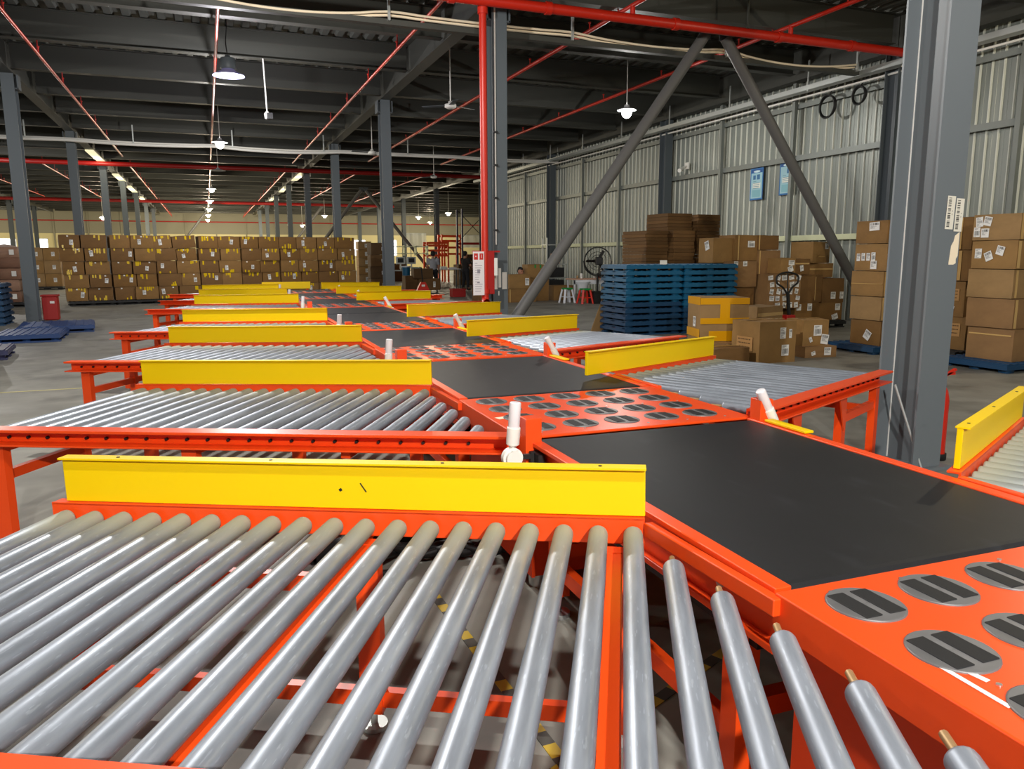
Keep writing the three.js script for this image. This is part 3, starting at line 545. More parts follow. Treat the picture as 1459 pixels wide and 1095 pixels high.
{ // red extinguisher stand and thin stick by the big column
  const t = thing('fire_extinguisher', 'red fire extinguisher with top handle standing behind the big column', 'fire extinguisher', [5.13, 0, -4.12]);
  part('cylinder', lathe([[0, 0], [0.052, 0], [0.055, 0.02], [0.055, 0.46], [0.042, 0.53], [0.022, 0.57], [0.02, 0.6], [0, 0.6]], 24), M.red, t);
  part('band', lathe([[0.024, 0.565], [0.027, 0.565], [0.027, 0.59], [0.02, 0.59]], 16), M.blue2, t);
  part('handle', [box(0.13, 0.02, 0.025, 0.045, 0.66, 0).rotateZ(0), bar(V(0, 0.64, 0), V(0.12, 0.69, 0), 0.025, 0.015), cyl(0.016, 0.08, 10).translate(0, 0.63, 0)], M.red, t);
  part('base_ring', lathe([[0.03, 0], [0.067, 0], [0.067, 0.05], [0.06, 0.05]], 20), M.black, t);
  const s = thing('leaning_stick', 'thin grey stick leaning inside the big column recess', 'stick', [4.7, 0, -4.02]); part('stick', rod(V(0.03, 0.0, 0.12), V(-0.1, 0.62, -0.06), 0.009, 8), M.galv, s);
}

// ================================================================ CARTONS
function cartonGeo(w, h, d, bulge = 0.012, sd = 1) {
  const g = new THREE.BoxGeometry(w, h, d, 4, 4, 2); const p = g.attributes.position;
  for (let i = 0; i < p.count; i++) {
    const x = p.getX(i) / w * 2, y = p.getY(i) / h * 2, z = p.getZ(i) / d * 2; const bx = (1 - y * y) * (1 - z * z), bz = (1 - y * y) * (1 - x * x), by = (1 - x * x) * (1 - z * z);
    const n = (hash2(Math.round(x * 7), Math.round(y * 7), sd + Math.round(z * 5)) - 0.5) * 0.008;
    p.setXYZ(i, p.getX(i) + Math.sign(x) * bx * bulge * (Math.abs(x) > 0.99) + n, p.getY(i) + Math.sign(y) * by * bulge * (Math.abs(y) > 0.99 ? (y > 0 ? 1 : 0) : 0) + (y > -0.9 ? n : 0) + h / 2, p.getZ(i) + Math.sign(z) * bz * bulge * (Math.abs(z) > 0.99));
  }
  g.computeVertexNormals(); return g;
}
// marks: ['l', face, u, v, w, h, rot, variant] labels, ['t', face, u, v, w, h, colour] tape; u,v from -0.5..0.5 of the face, w,h in metres
function carton(label, x, y, z, w, h, d, o = {}) {
  const t = thing(o.name || 'carton', label, o.cat || 'carton', [x, y, z], o.turn || 0, o.group);
  if (o.tilt) t.rotation.z = o.tilt;
  const m = o.mat || M.card[Math.floor(rnd() * M.card.length)];
  const bulge = o.bulge ?? 0.01;
  part('carton_body', cartonGeo(w, h, d, bulge, Math.floor(rnd() * 999)), m, t);
  const place = (name, mat, f, u, v, pw, ph, rot = 0) => {
    const g = box(pw, ph, 0.002); const e = 0.004 + bulge * 0.9;
    const k = (1 - 4 * u * u) * (1 - 4 * v * v) * bulge - bulge * 0.9 + 0.001;
    if (f === 'f') part(name, g, mat, t, [u * w, h / 2 + v * h, d / 2 + e + k], [0, 0, rot]);
    else if (f === 'l') part(name, g, mat, t, [-w / 2 - e - k, h / 2 + v * h, u * d], [0, -PI / 2, 0]).rotateZ(rot);
    else if (f === 'r') part(name, g, mat, t, [w / 2 + e + k, h / 2 + v * h, -u * d], [0, PI / 2, 0]).rotateZ(rot);
    else part(name, g, mat, t, [u * w, h + e + k, -v * d], [-PI / 2, 0, 0]).rotateZ(rot);
  };
  for (const q of o.marks || []) q[0] === 'l' ? place('shipping_label', M.labels[q[7] ?? 0], q[1], q[2], q[3], q[4], q[5], q[6] || 0) : place(q[0] === 'p' ? 'print' : 'tape', q[0] === 'p' ? M.print : M[q[6] || 'tapeClear'], q[1], q[2], q[3], q[4], q[5]);
  return t;
}
// flat plastic pallet
const palletParts = (() => {
  const W = 1.15, D = 1.0, deck = [box(W, 0.03, D, 0, 0.135, 0), box(W + 0.03, 0.055, D + 0.03, 0, 0.105, 0)];
  for (let i = -4; i <= 4; i++) deck.push(box(0.05, 0.012, D, i * 0.13, 0.155, 0));
  const skid = (z) => [box(W, 0.03, 0.12, 0, 0.015, z), ...[-1, 0, 1].map((x) => { const g = new THREE.CylinderGeometry(0.1, 0.085, 0.08, 4).rotateY(PI / 4).translate(x * 0.48, 0.07, z); return g; })];
  return { deck: merge(deck), skids: [-0.42, 0, 0.42].map((z) => merge(skid(z))) };
})();
function pallet(label, x, y, z, turn, m, group, sx = 1, sz = 1) { const t = thing('plastic_pallet', label, 'pallet', [x, y, z], turn, group); const d = part('deck', palletParts.deck, m, t); palletParts.skids.forEach((s) => part('skid', s, m, t)); t.scale.set(sx, 1, sz); return t; }

{ // the long wall of taped cartons
  const bx = [-4.3, -2.95, -1.62, -0.26, 1.13, 2.48, 3.87, 5.35], cz = (x) => -28.2 - (x + 4.25) * 0.205;
  const palN = ['first pallet from the open aisle', 'second pallet from the aisle', 'third pallet from the aisle', 'middle pallet', 'fifth pallet from the aisle', 'sixth pallet from the aisle', 'last pallet beside the dark cartons'];
  const rowN = ['bottom', 'second', 'middle', 'fourth', 'top'];
  for (let p = 0; p < 7; p++) {
    const xa = bx[p] + 0.01, xb = bx[p + 1] - 0.005, W = xb - xa, turn = 0.2 + rr(-0.03, 0.03);
    pallet(`black plastic pallet under the taped carton wall, ${palN[p]}`, (xa + xb) / 2, 0, cz((xa + xb) / 2) - 0.55, 0.2, M.black, 'pallets under the carton wall', W / 1.15, 1.05);
    let lean = p === 2 ? 0.05 : rr(-0.02, 0.03);
    for (let r = 0; r < 5; r++) {
      const flip = r % 2 === 0 ? 0.46 : 0.53, split = flip + rr(-0.02, 0.02), off = rr(-0.02, 0.02) - (p === 0 ? r * 0.022 : r * 0.007 * (p === 2 ? 2.5 : 1));
      [[0, split], [split, 1]].forEach(([f0, f1], c) => {
        const w = (f1 - f0) * W - 0.012, x = xa + (f0 + f1) / 2 * W + off, y = 0.165 + r * 0.423, marks = [];
        const nt = Math.floor(rr(2, 7)), up = rnd() < 0.8;
        for (let k = 0; k < nt; k++) { const ln = rr(0.05, 0.17); marks.push(['t', 'f', rr(-0.38, 0.38), (up ? 0.49 : -0.49) + (up ? -1 : 1) * ln / 2 / 0.41, rr(0.035, 0.06), ln, 'tapeY']); }
        if (rnd() < 0.5) marks.push(['t', 'f', rr(-0.3, 0.3), 0.4, 0.05, 0.04, 'paper']);
        if ((r + c + p) % 2 === 0) marks.push(['l', 'f', rr(-0.3, 0.35), rr(-0.1, 0.15), 0.1, rr(0.13, 0.2), rr(-0.15, 0.15), Math.floor(rnd() * 4)]);
        carton(`brown yellow-taped carton, ${rowN[r]} row, ${c ? 'farther' : 'nearer'} half, ${palN[p]}`, x, y, cz(x) - 0.3 + rr(-0.04, 0.04), w, 0.415, 0.58, { turn: turn + rr(-0.05, 0.05), tilt: (p === 2 && r > 2 ? 0.07 : 0) + rr(-0.012, 0.012), marks, bulge: 0.018, mat: M.card[[0, 1, 3][Math.floor(rnd() * 3)]], group: 'taped cartons of the long pallet wall' });
      });
    }
  }
}
// cartons near the corrugated wall
const LB = (f, u, v, w = 0.1, h = 0.13, r = 0, k = 0) => ['l', f, u, v, w, h, r, k];
const TP = (f, u, v, w, h, c) => ['t', f, u, v, w, h, c];
const PR = (f, u, v, w, h) => ['p', f, u, v, w, h];
// yellow taped carton and neighbours
carton('carton wrapped in yellow orange tape behind the guard board', 7.6, 0.2, -10.25, 0.78, 0.7, 0.6, { turn: -0.28, mat: M.card[5], marks: [TP('f', 0, 0.42, 0.79, 0.1, 'tapeOrange'), TP('f', 0, -0.02, 0.79, 0.09, 'tapeOrange'), TP('f', 0, 0.2, 0.16, 0.3, 'tapeOrange'), TP('f', 0.0, -0.36, 0.5, 0.16, 'tapeOrange'), TP('l', 0, 0.42, 0.6, 0.12, 'tapeOrange'), TP('l', 0, -0.3, 0.6, 0.13, 'tapeOrange'), LB('l', 0.1, -0.05, 0.12, 0.16, 0, 1)] });
carton('low flat carton lying beneath the yellow taped carton', 7.55, 0, -10.1, 0.95, 0.2, 0.7, { turn: -0.28, mat: M.card[4], marks: [TP('f', 0, 0, 0.06, 0.18)] });
carton('low open carton on the floor in front of the printed carton', 6.9, 0, -9.15, 0.6, 0.24, 0.42, { turn: 0.0, mat: M.card[3], marks: [TP('t', 0, 0, 0.6, 0.05)] });
carton('large carton with print on its end and two labels near the roller table', 7.66, 0, -9.2, 0.66, 0.6, 0.62, { turn: 0.0, mat: M.card[2], marks: [PR('l', 0.0, -0.05, 0.36, 0.2), LB('f', 0.12, 0.22, 0.1, 0.16, 0, 0), LB('f', 0.33, 0.2, 0.05, 0.13, 0, 3), LB('f', 0.2, -0.2, 0.13, 0.16, 0, 2), TP('t', 0, 0, 0.7, 0.06)] });
carton('small carton with two labels stacked on another beside the printed carton', 8.66, 0.17, -9.4, 0.46, 0.4, 0.42, { turn: -0.1, mat: M.card[2], marks: [LB('f', 0.05, 0.1, 0.14, 0.16, 0, 2), LB('f', 0.35, -0.25, 0.13, 0.15, -0.15, 1), LB('f', -0.2, -0.25, 0.05, 0.08, 0.4, 0), TP('t', 0, 0, 0.4, 0.05)] });
carton('small bottom carton under the two label carton', 8.7, 0, -9.35, 0.56, 0.17, 0.5, { turn: -0.1, mat: M.card[4], marks: [LB('f', 0.2, 0.05, 0.12, 0.12, 0, 1), LB('f', -0.25, -0.1, 0.07, 0.06, 0.3, 3)] });
carton('squat carton behind the printed carton in front of the pallet truck', 9.0, 0.0, -11.0, 0.78, 0.67, 0.5, { turn: 0.3, mat: M.card[5], marks: [TP('f', 0, 0.3, 0.76, 0.06)] });
// heap on pallets before the wall
const heap = [
  ['pale carton with a torn white label on the heap by the wall', 9.9, 1.4, -13.5, 0.5, 0.5, 0.5, [LB('l', 0.1, 0.2, 0.14, 0.18, 0.3, 1)], 2],
  ['open topped carton with one label high on the wall heap', 10.42, 1.44, -13.45, 0.6, 0.52, 0.5, [LB('f', 0.2, 0.15, 0.18, 0.13, 0, 2), TP('f', -0.35, 0, 0.03, 0.5)], 0],
  ['upper carton with packing tape beside the open topped carton', 10.98, 1.66, -13.45, 0.56, 0.3, 0.5, [TP('f', -0.45, 0, 0.03, 0.3)], 3],
  ['plain carton beneath the tape sealed upper carton', 11.02, 1.16, -13.45, 0.6, 0.49, 0.5, [LB('f', 0.1, -0.2, 0.16, 0.14, 0, 0), TP('f', -0.42, 0, 0.03, 0.48)], 4],
  ['wide low carton peeking over the blue pallet stack', 10.3, 0.9, -13.4, 0.76, 0.53, 0.5, [LB('f', -0.2, 0.4, 0.1, 0.1, 0, 1), LB('f', 0.1, 0.4, 0.1, 0.1, 0, 2)], 4],
  ['carton with stacked white labels above the label covered carton', 11.19, 1.17, -13.0, 0.38, 0.32, 0.4, [LB('f', 0.2, 0.2, 0.15, 0.1, 0, 1), LB('f', 0.15, -0.2, 0.13, 0.12, 0.4, 3)], 2],
  ['carton with a centred label next to the stacked labels', 11.62, 1.15, -13.1, 0.47, 0.32, 0.4, [LB('f', 0.0, -0.1, 0.09, 0.12, 0.2, 0), TP('f', 0, 0.2, 0.4, 0.03)], 3],
  ['top carton beside the diagonal brace with corner label', 12.3, 1.38, -13.4, 0.8, 0.45, 0.5, [LB('f', 0.3, 0.3, 0.16, 0.12, 0, 2), TP('f', 0.0, -0.2, 0.3, 0.02)], 2],
  ['carton beneath the top carton beside the diagonal brace', 12.3, 1.07, -13.4, 0.84, 0.3, 0.5, [TP('f', 0, 0.1, 0.8, 0.03)], 0],
  ['carton plastered with white labels behind the pallet truck handle', 11.17, 0.45, -13.1, 0.84, 0.71, 0.5, [], 4],
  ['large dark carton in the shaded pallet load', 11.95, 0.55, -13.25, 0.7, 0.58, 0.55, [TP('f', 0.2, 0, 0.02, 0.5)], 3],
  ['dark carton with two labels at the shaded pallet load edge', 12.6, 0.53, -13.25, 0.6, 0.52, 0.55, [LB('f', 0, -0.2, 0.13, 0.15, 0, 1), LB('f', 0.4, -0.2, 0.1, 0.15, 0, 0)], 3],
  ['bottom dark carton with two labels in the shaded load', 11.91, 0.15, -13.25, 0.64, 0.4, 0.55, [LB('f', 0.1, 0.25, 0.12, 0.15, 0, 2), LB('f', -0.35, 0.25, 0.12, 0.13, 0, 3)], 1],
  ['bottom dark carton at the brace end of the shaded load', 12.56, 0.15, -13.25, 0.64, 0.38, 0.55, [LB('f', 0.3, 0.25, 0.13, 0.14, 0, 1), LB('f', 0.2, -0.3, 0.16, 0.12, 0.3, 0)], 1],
];
heap.forEach(([l, x, y, z, w, h, d, marks, m], i) => {
  if (i === 9) for (let a = 0; a < 5; a++) for (let b = 0; b < 5; b++) if ((a * 3 + b * 5) % 7) marks.push(LB('f', -0.4 + a * 0.2 + rr(-0.03, 0.03), -0.4 + b * 0.2, rr(0.08, 0.13), rr(0.08, 0.13), rr(-0.3, 0.3), (a + b) % 4));
  carton(l, x, y, z, w, h, d, { marks, mat: M.card[m], turn: rr(-0.06, 0.06) + (i === 7 ? 0.35 : 0) });
});
carton('hidden support carton under the plain heap carton', 11.0, 0.15, -13.75, 0.7, 1.0, 0.5, { mat: M.card[3] });
carton('support carton under the pale heap cartons', 10.3, 0.15, -13.45, 0.76, 0.74, 0.5, { mat: M.card[3] });
pallet('black pallet under the shaded carton load', 12.25, 0, -13.3, 0, M.black);
pallet('black pallet under the heap beside the blue stack', 10.75, 0, -13.5, 0, M.black);
// pallet truck handle
{ const t = thing('pallet_truck', 'pallet truck with looped black handle before the label covered carton', 'pallet truck', [11.0, 0, -12.55]);
  part('handle_loop', tube([V(-0.02, 0.78, 0), V(-0.12, 0.9, -0.01), V(-0.27, 1.0, -0.02), V(-0.26, 1.13, -0.03), V(-0.08, 1.2, -0.03), V(0.12, 1.19, -0.03), V(0.27, 1.12, -0.03), V(0.26, 1.0, -0.02), V(0.12, 0.9, -0.01), V(0.02, 0.78, 0)], 0.02, 60, 8), M.black, t);
  part('drawbar', [bar(V(0, 0.2, 0.1), V(0, 0.8, 0), 0.05, 0.05), rod(V(0, 0.78, 0), V(0, 1.19, -0.03), 0.012, 8)], M.black, t); part('hydraulic_body', rbox(0.22, 0.3, 0.2, 0.02, 0, 0.2, 0.05), M.redDark, t);
  for (const s of [-1, 1]) part('fork', rbox(0.16, 0.06, 1.1, 0.01, s * 0.19, 0.08, -0.6), M.redDark, t); for (const s of [-1, 1]) part('wheel', rod(V(s * 0.06, 0.08, 0.08), V(s * 0.1, 0.08, 0.08), 0.08, 16), M.black, t); }
// three tall carton columns, seen mainly by the faces that look away from the wall
const tower = (x, z, w, d, list) => list.forEach(([l, y, h, marks, m, dx = 0]) => carton(l, x + w / 2 + dx, y, z - d / 2 + rr(-0.02, 0.02), w, h, d, { marks, mat: M.card[m], turn: rr(-0.05, 0.05) }));
tower(9.86, -9.1, 0.7, 0.62, [
  ['top carton with paper label and white end sheet on the tall carton column', 1.73, 0.35, [LB('l', 0.1, 0.25, 0.2, 0.13, 0.05, 3), LB('f', -0.3, -0.05, 0.2, 0.26, 0, 0)], 0],
  ['carton with five small labels, second from top of tall carton column', 1.3, 0.42, [LB('l', -0.38, 0.0, 0.07, 0.12, 0, 1), LB('l', -0.22, 0.02, 0.07, 0.12, 0, 2), LB('l', -0.06, 0.02, 0.07, 0.12, 0, 1), LB('l', 0.1, 0.03, 0.08, 0.13, 0, 2), LB('l', 0.12, -0.28, 0.12, 0.13, 0, 3), LB('f', -0.3, 0.3, 0.22, 0.18, 0, 3), LB('f', -0.3, -0.1, 0.12, 0.12, 0.75, 0)], 2],
  ['plain carton in the middle of the tall carton column', 0.9, 0.39, [TP('f', -0.44, 0, 0.04, 0.38), TP('l', 0, 0, 0.6, 0.01, 'tapeClear')], 2, -0.03],
  ['plain carton just above the bottom of the tall carton column', 0.52, 0.37, [TP('f', -0.44, 0, 0.04, 0.36)], 5, -0.03],
  ['bottom carton with one tilted label of the tall carton column', 0.12, 0.39, [LB('l', 0.1, -0.1, 0.13, 0.15, -0.5, 1)], 1]]);
pallet('dark blue pallet under the tall carton column', 10.2, -0.04, -9.5, 0, M.blueDark);
tower(10.55, -8.2, 0.7, 0.62, [
  ['upper carton with dark print mark past the big column', 1.62, 0.48, [TP('l', 0.2, 0, 0.05, 0.46), PR('f', -0.05, 0, 0.1, 0.06)], 1],
  ['second carton from the top past the big column', 1.16, 0.45, [TP('l', 0.2, 0, 0.05, 0.44), PR('f', -0.1, 0, 0.12, 0.06)], 1],
  ['carton with printed rows and three labels past the big column', 0.62, 0.53, [PR('l', 0.2, 0.12, 0.2, 0.18), LB('l', -0.05, -0.2, 0.08, 0.12, 0, 1), LB('l', 0.15, -0.3, 0.1, 0.13, -0.3, 2), LB('f', -0.3, -0.2, 0.1, 0.14, 0, 0)], 0],
  ['bottom carton with printed rows past the big column', 0.12, 0.5, [PR('l', 0.2, 0.1, 0.2, 0.2)], 0]]);
pallet('dark pallet under the cartons past the big column', 10.85, -0.04, -8.6, 0, M.black);
tower(9.86, -7.0, 0.7, 0.66, [
  ['topmost carton with four stickers of the edge stack', 1.74, 0.34, [LB('l', -0.36, 0.22, 0.1, 0.13, 0.1, 0), LB('l', -0.18, 0.24, 0.11, 0.12, -0.2, 1), LB('l', -0.4, -0.18, 0.09, 0.13, 0, 2), LB('l', -0.22, -0.22, 0.11, 0.12, 0, 3), TP('f', -0.45, 0, 0.05, 0.33)], 5],
  ['carton with three tilted stickers of the edge stack', 1.36, 0.37, [LB('l', -0.34, 0.05, 0.1, 0.13, 0, 0), LB('l', -0.1, -0.05, 0.11, 0.12, 0.4, 1), LB('l', 0.15, 0.15, 0.11, 0.12, -0.25, 3), TP('f', -0.45, 0, 0.05, 0.35)], 2],
  ['plain carton in the middle of the edge stack', 0.97, 0.38, [TP('f', -0.42, 0, 0.04, 0.36)], 5],
  ['lower plain carton with taped edge of the edge stack', 0.57, 0.39, [TP('f', -0.44, 0, 0.05, 0.38)], 4],
  ['bottom carton of the edge stack', 0.13, 0.43, [TP('l', 0, 0.3, 0.6, 0.02)], 4, 0.04]]);
tower(10.6, -7.0, 0.62, 0.66, [['upper carton beyond the edge stack', 1.55, 0.5, [], 1], ['middle carton beyond the edge stack', 0.95, 0.58, [], 1], ['lower carton beyond the edge stack', 0.13, 0.8, [], 1]]);
pallet('dark blue pallet under the edge stack', 10.3, -0.03, -7.35, 0, M.blueDark, null, 1.1, 1);
// blue pallet stacks
for (let k = 0; k < 11; k++) {
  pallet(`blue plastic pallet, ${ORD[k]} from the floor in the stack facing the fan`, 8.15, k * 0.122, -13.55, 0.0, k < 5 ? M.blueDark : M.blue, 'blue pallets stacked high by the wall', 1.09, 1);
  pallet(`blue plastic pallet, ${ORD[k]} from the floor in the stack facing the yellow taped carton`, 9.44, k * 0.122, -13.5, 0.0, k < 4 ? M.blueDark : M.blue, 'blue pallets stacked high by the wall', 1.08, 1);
}
{ const t = thing('pallet_tag', 'small white tag on the top blue pallet edge', 'tag', [8.32, 1.42, -13.01]); part('tag', box(0.16, 0.08, 0.004), M.paper, t); }
// flattened cardboard bales
function bale(label, x, y, z, w, h, d, n, m, turn) { const t = thing('cardboard_bale', label, 'cardboard', [x, y, z], turn); for (let i = 0; i < n; i++) { part('flat_sheet', box(w * rr(0.95, 1), h / n * 0.94, d * rr(0.95, 1), rr(-0.015, 0.015), h / n * (i + 0.5), rr(-0.01, 0.01)), i % 3 ? m[0] : m[1], t); } }
bale('lower bale of flattened cardboard behind the blue pallets', 9.22, 0.16, -15.2, 0.62, 1.93, 0.9, 26, [M.cardDark[0], M.cardEdge], 0.1);
bale('bale of flattened cardboard standing beside the lower bale', 9.86, 0.16, -15.1, 0.6, 1.94, 0.9, 24, [M.cardEdge, M.cardDark[0]], 0.1);
bale('tallest bale of flattened cardboard behind the blue pallets', 10.55, 0.16, -16.3, 0.72, 2.38, 0.9, 30, [M.cardDark[0], M.cardEdge], 0.05);
bale('tall bale of flattened cardboard nearest the wall heap', 11.3, 0.16, -16.2, 0.68, 2.36, 0.9, 30, [M.cardEdge, M.cardDark[0]], 0.05);
[[9.5, -15.2], [10.9, -16.25]].forEach(([x, z], i) => pallet(`pallet under the ${i ? 'taller' : 'lower'} cardboard bales`, x, 0, z, 0.08, M.black, null, 1.15, 0.9));
{ const t = thing('leaning_cardboard', 'sheet of cardboard leaning on the blue pallet stack', 'cardboard', [7.72, 0, -14.2], 0.2); part('sheet', extrude([[-0.42, 0], [0.05, 0], [0.05, 0.75], [-0.1, 0.72]], 0.015), M.card[5], t); }

// ---------------------------------------------------------------- left side: pallets, sacks, cartons
const FP = 'blue pallets lying on the open floor';
pallet('flat blue pallet on the open floor, the one behind', -3.08, 0, -19.0, 0.12, M.blue2, FP, 1.2, 1.6);
pallet('flat blue pallet on the open floor, the one in front', -3.22, 0, -17.1, 0.05, M.blue2, FP, 0.95, 1.5);
pallet('purple blue pallet carrying a pale carton at the frame edge', -3.6, 0, -14.2, 0.1, M.navy, null, 1.05, 1.1);
carton('pale carton standing on the purple blue pallet', -3.75, 0.165, -14.3, 0.9, 0.62, 0.8, { mat: M.card[5], marks: [TP('f', 0.3, 0.3, 0.05, 0.05, 'paper')] });
for (let k = 0; k < 7; k++) pallet(`dark blue pallet, ${ORD[k]} from the floor in the stack beside the column`, -5.1, k * 0.135, -21.3, 0.03, M.blueDark, 'dark blue pallets stacked beside the column', 1.15, 1.1);
{ const t = thing('fire_box', 'dark red fire equipment box beside the column by the blue pallets', 'fire box', [-3.72, 0, -22.3]); part('box_body', rbox(0.34, 0.58, 0.3, 0.02, 0, 0.3, 0), M.redDark, t); part('lid', rbox(0.38, 0.05, 0.34, 0.01, 0, 0.615, 0), M.redDark, t); part('sticker', box(0.1, 0.06, 0.004, 0.06, 0.45, 0.153), M.paper, t); }
{ // sack pile
  const n = [['bottom', 0.16], ['second', 0.52], ['middle', 0.88], ['fourth', 1.24], ['top', 1.55]];
  pallet('dark pallet under the brown sack pile', -6.2, 0, -29.2, 0, M.black, null, 1.6, 1.2);
  n.forEach(([w, y], r) => { for (let c = 0; c < 2; c++) { const t = thing('sack', `brown stuffed sack, ${w} layer, ${c ? 'nearer the column' : 'farther from the column'}`, 'sack', [-6.75 + c * 0.82 + rr(-0.05, 0.05), y, -29.0 + rr(-0.05, 0.05)], rr(-0.1, 0.1), 'brown sacks piled on a pallet'); part('sack_body', cartonGeo(0.76, 0.34, 0.66, 0.09, r * 7 + c), M.sack[(r + c) % 3], t); if ((r + c) % 2) part('tag', box(0.13, 0.16, 0.004), M.paper, t, [0.22, 0.18, 0.43]); } });
}
[[-8.6, -54, 0.9, 0.62, 3, 'lit cartons far off beside the blue pallet column'], [-7.4, -44, 0.9, 0.62, 3, 'cartons behind the sack pile'], [-12.5, -60, 1.2, 0.6, 3, 'cartons far off below the bright windows'], [7.95, -42, 0.7, 0.43, 5, 'lit narrow cartons past the carton wall end']].forEach(([x, z, w, h, n, l]) => {
  pallet('pallet under the ' + l, x, 0, z, 0, M.black, null, w * 1.6 / 1.15, 1);
  for (let r = 0; r < n; r++) for (let c = 0; c < (n === 5 ? 1 : 2); c++) carton(`${ORD[r]} layer carton of the ${l}${n === 5 ? '' : c ? ', inner' : ', outer'}`, x + (n === 5 ? 0 : (c - 0.5) * w * 0.8), 0.16 + r * (h + 0.01), z, n === 5 ? w : w * 0.78, h, 0.7, { mat: M.card[5 - (r + c) % 2 * 3], marks: [LB('f', 0.1, 0, 0.14, 0.2, 0, c)] });
});
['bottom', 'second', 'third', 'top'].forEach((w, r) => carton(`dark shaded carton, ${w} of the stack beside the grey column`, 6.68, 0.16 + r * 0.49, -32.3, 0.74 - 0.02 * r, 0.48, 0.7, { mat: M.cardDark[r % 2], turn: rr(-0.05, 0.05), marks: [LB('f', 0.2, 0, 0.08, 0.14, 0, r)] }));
pallet('pallet under the dark shaded carton stack', 6.7, 0, -32.3, 0, M.black);

// ---------------------------------------------------------------- the dim work area by the wall
carton('large carton on the floor in front of the crouching worker', 9.85, 0, -24.6, 1.2, 0.45, 0.7, { mat: M.card[0], marks: [TP('f', -0.3, 0, 0.04, 0.44)] });
carton('open carton with a white label in front of the crouching worker', 9.85, 0.46, -24.5, 0.76, 0.48, 0.5, { mat: M.card[2], marks: [LB('f', 0.35, -0.02, 0.14, 0.24, 0, 1)] });
carton('carton with green tape strips beside the crouching worker', 10.75, 0.8, -25.0, 0.8, 0.46, 0.5, { mat: M.card[2], marks: [TP('f', -0.15, 0.36, 0.06, 0.12, 'green'), TP('f', 0.1, 0.36, 0.06, 0.12, 'green')] });
carton('carton supporting the green taped carton', 10.7, 0, -25.0, 0.9, 0.79, 0.5, { mat: M.card[0] });
carton('low carton near the white green-topped stool', 11.75, 0, -25.0, 0.8, 0.52, 0.5, { mat: M.card[0] });
carton('yellowish carton with green liner under the work table end', 12.68, 0, -22.9, 0.6, 0.55, 0.45, { mat: M.card[2], turn: 0.4, marks: [TP('f', 0, 0.44, 0.5, 0.06, 'green')] });
carton('small carton under the work table', 12.0, 0, -23.5, 0.3, 0.45, 0.3, { mat: M.card[5] });
for (let r = 0; r < 3; r++) carton(`brown carton behind the notice column, ${['bottom', 'middle', 'top'][r]} of three`, 7.0 + 0.02 * r, r * 0.36, -19.9, 0.5, 0.35, 0.5, { mat: M.card[[0, 3, 4][r]] });
{ // work table
  const t = thing('work_table', 'light work table against the wall below the drum fan', 'table', [12.2, 0, -23.5]);
  part('table_top', rbox(1.7, 0.04, 0.6, 0.006, 0, 0.78, 0), M.wood, t); part('apron', box(1.6, 0.14, 0.02, 0, 0.68, 0.26), M.whitePl, t);
  for (const [x, z] of [[-0.78, 0.25], [0.1, 0.25], [0.78, 0.25], [-0.78, -0.25], [0.78, -0.25]]) part('leg', box(0.04, 0.76, 0.04, x, 0.38, z), M.whitePl, t);
  const items = [['white cup standing on the work table end', -0.45, 0.045, 0.17, M.white], ['small white jar on the work table middle', 0.05, 0.04, 0.1, M.white], ['small red tin on the work table', 0.18, 0.04, 0.09, M.redPl], ['brown jar at the work table front edge', -0.6, 0.035, 0.1, M.axle]];
  items.forEach(([l, x, r, h, m]) => { const c = thing('jar', l, 'jar', [12.2 + x, 0.8, -23.4]); part('jar_body', lathe([[0, 0], [r, 0], [r, h * 0.8], [r * 0.8, h * 0.9], [r * 0.8, h], [0, h]], 16), m, c); });
  const b = thing('white_bag', 'white plastic bag hanging from the work table', 'bag', [11.68, 0.32, -23.15]); part('bag_body', lathe([[0, 0], [0.1, 0.03], [0.16, 0.12], [0.2, 0.3], [0.27, 0.36], [0.25, 0.38], [0, 0.34]], 14), M.whitePl, b);
  const bx = thing('black_crate', 'black plastic crate on the floor under the drum fan', 'crate', [12.02, 0, -22.6]); part('crate_body', [box(0.6, 0.36, 0.02, 0, 0.19, 0.2), box(0.6, 0.36, 0.02, 0, 0.19, -0.2), box(0.02, 0.36, 0.4, 0.3, 0.19, 0), box(0.02, 0.36, 0.4, -0.3, 0.19, 0), box(0.6, 0.02, 0.4, 0, 0.01, 0)], M.black, bx); part('rim', [box(0.66, 0.04, 0.04, 0, 0.38, 0.21), box(0.66, 0.04, 0.04, 0, 0.38, -0.21), box(0.04, 0.04, 0.44, 0.31, 0.38, 0), box(0.04, 0.04, 0.44, -0.31, 0.38, 0)], M.black, bx);
  const mon = thing('printer', 'black label printer standing on the work table', 'printer', [12.72, 0.8, -23.5]); part('printer_body', rbox(0.42, 0.36, 0.34, 0.03, 0, 0.19, 0), M.black, mon); part('paper_feed', box(0.2, 0.12, 0.01, -0.2, 0.3, 0.18), M.paper, mon); part('lid', rbox(0.4, 0.05, 0.3, 0.02, 0.04, 0.4, 0), M.rubber, mon);
}
function stool(label, x, z, m) { const t = thing('plastic_stool', label, 'stool', [x, 0, z]); part('seat', rbox(0.3, 0.06, 0.3, 0.02, 0, 0.47, 0), M.green, t); for (const [a, b] of [[-1, -1], [1, -1], [-1, 1], [1, 1]]) part('leg', bar(V(a * 0.2, 0, b * 0.2), V(a * 0.12, 0.45, b * 0.12), 0.07, 0.05), m, t); part('brace_ring', [box(0.3, 0.03, 0.02, 0, 0.2, 0.165), box(0.3, 0.03, 0.02, 0, 0.2, -0.165)], m, t); }
stool('white plastic stool with a green seat in the work area', 11.18, -23.3, M.whitePl);
stool('red plastic stool with a green seat in front of the table', 11.52, -22.65, M.redPl);
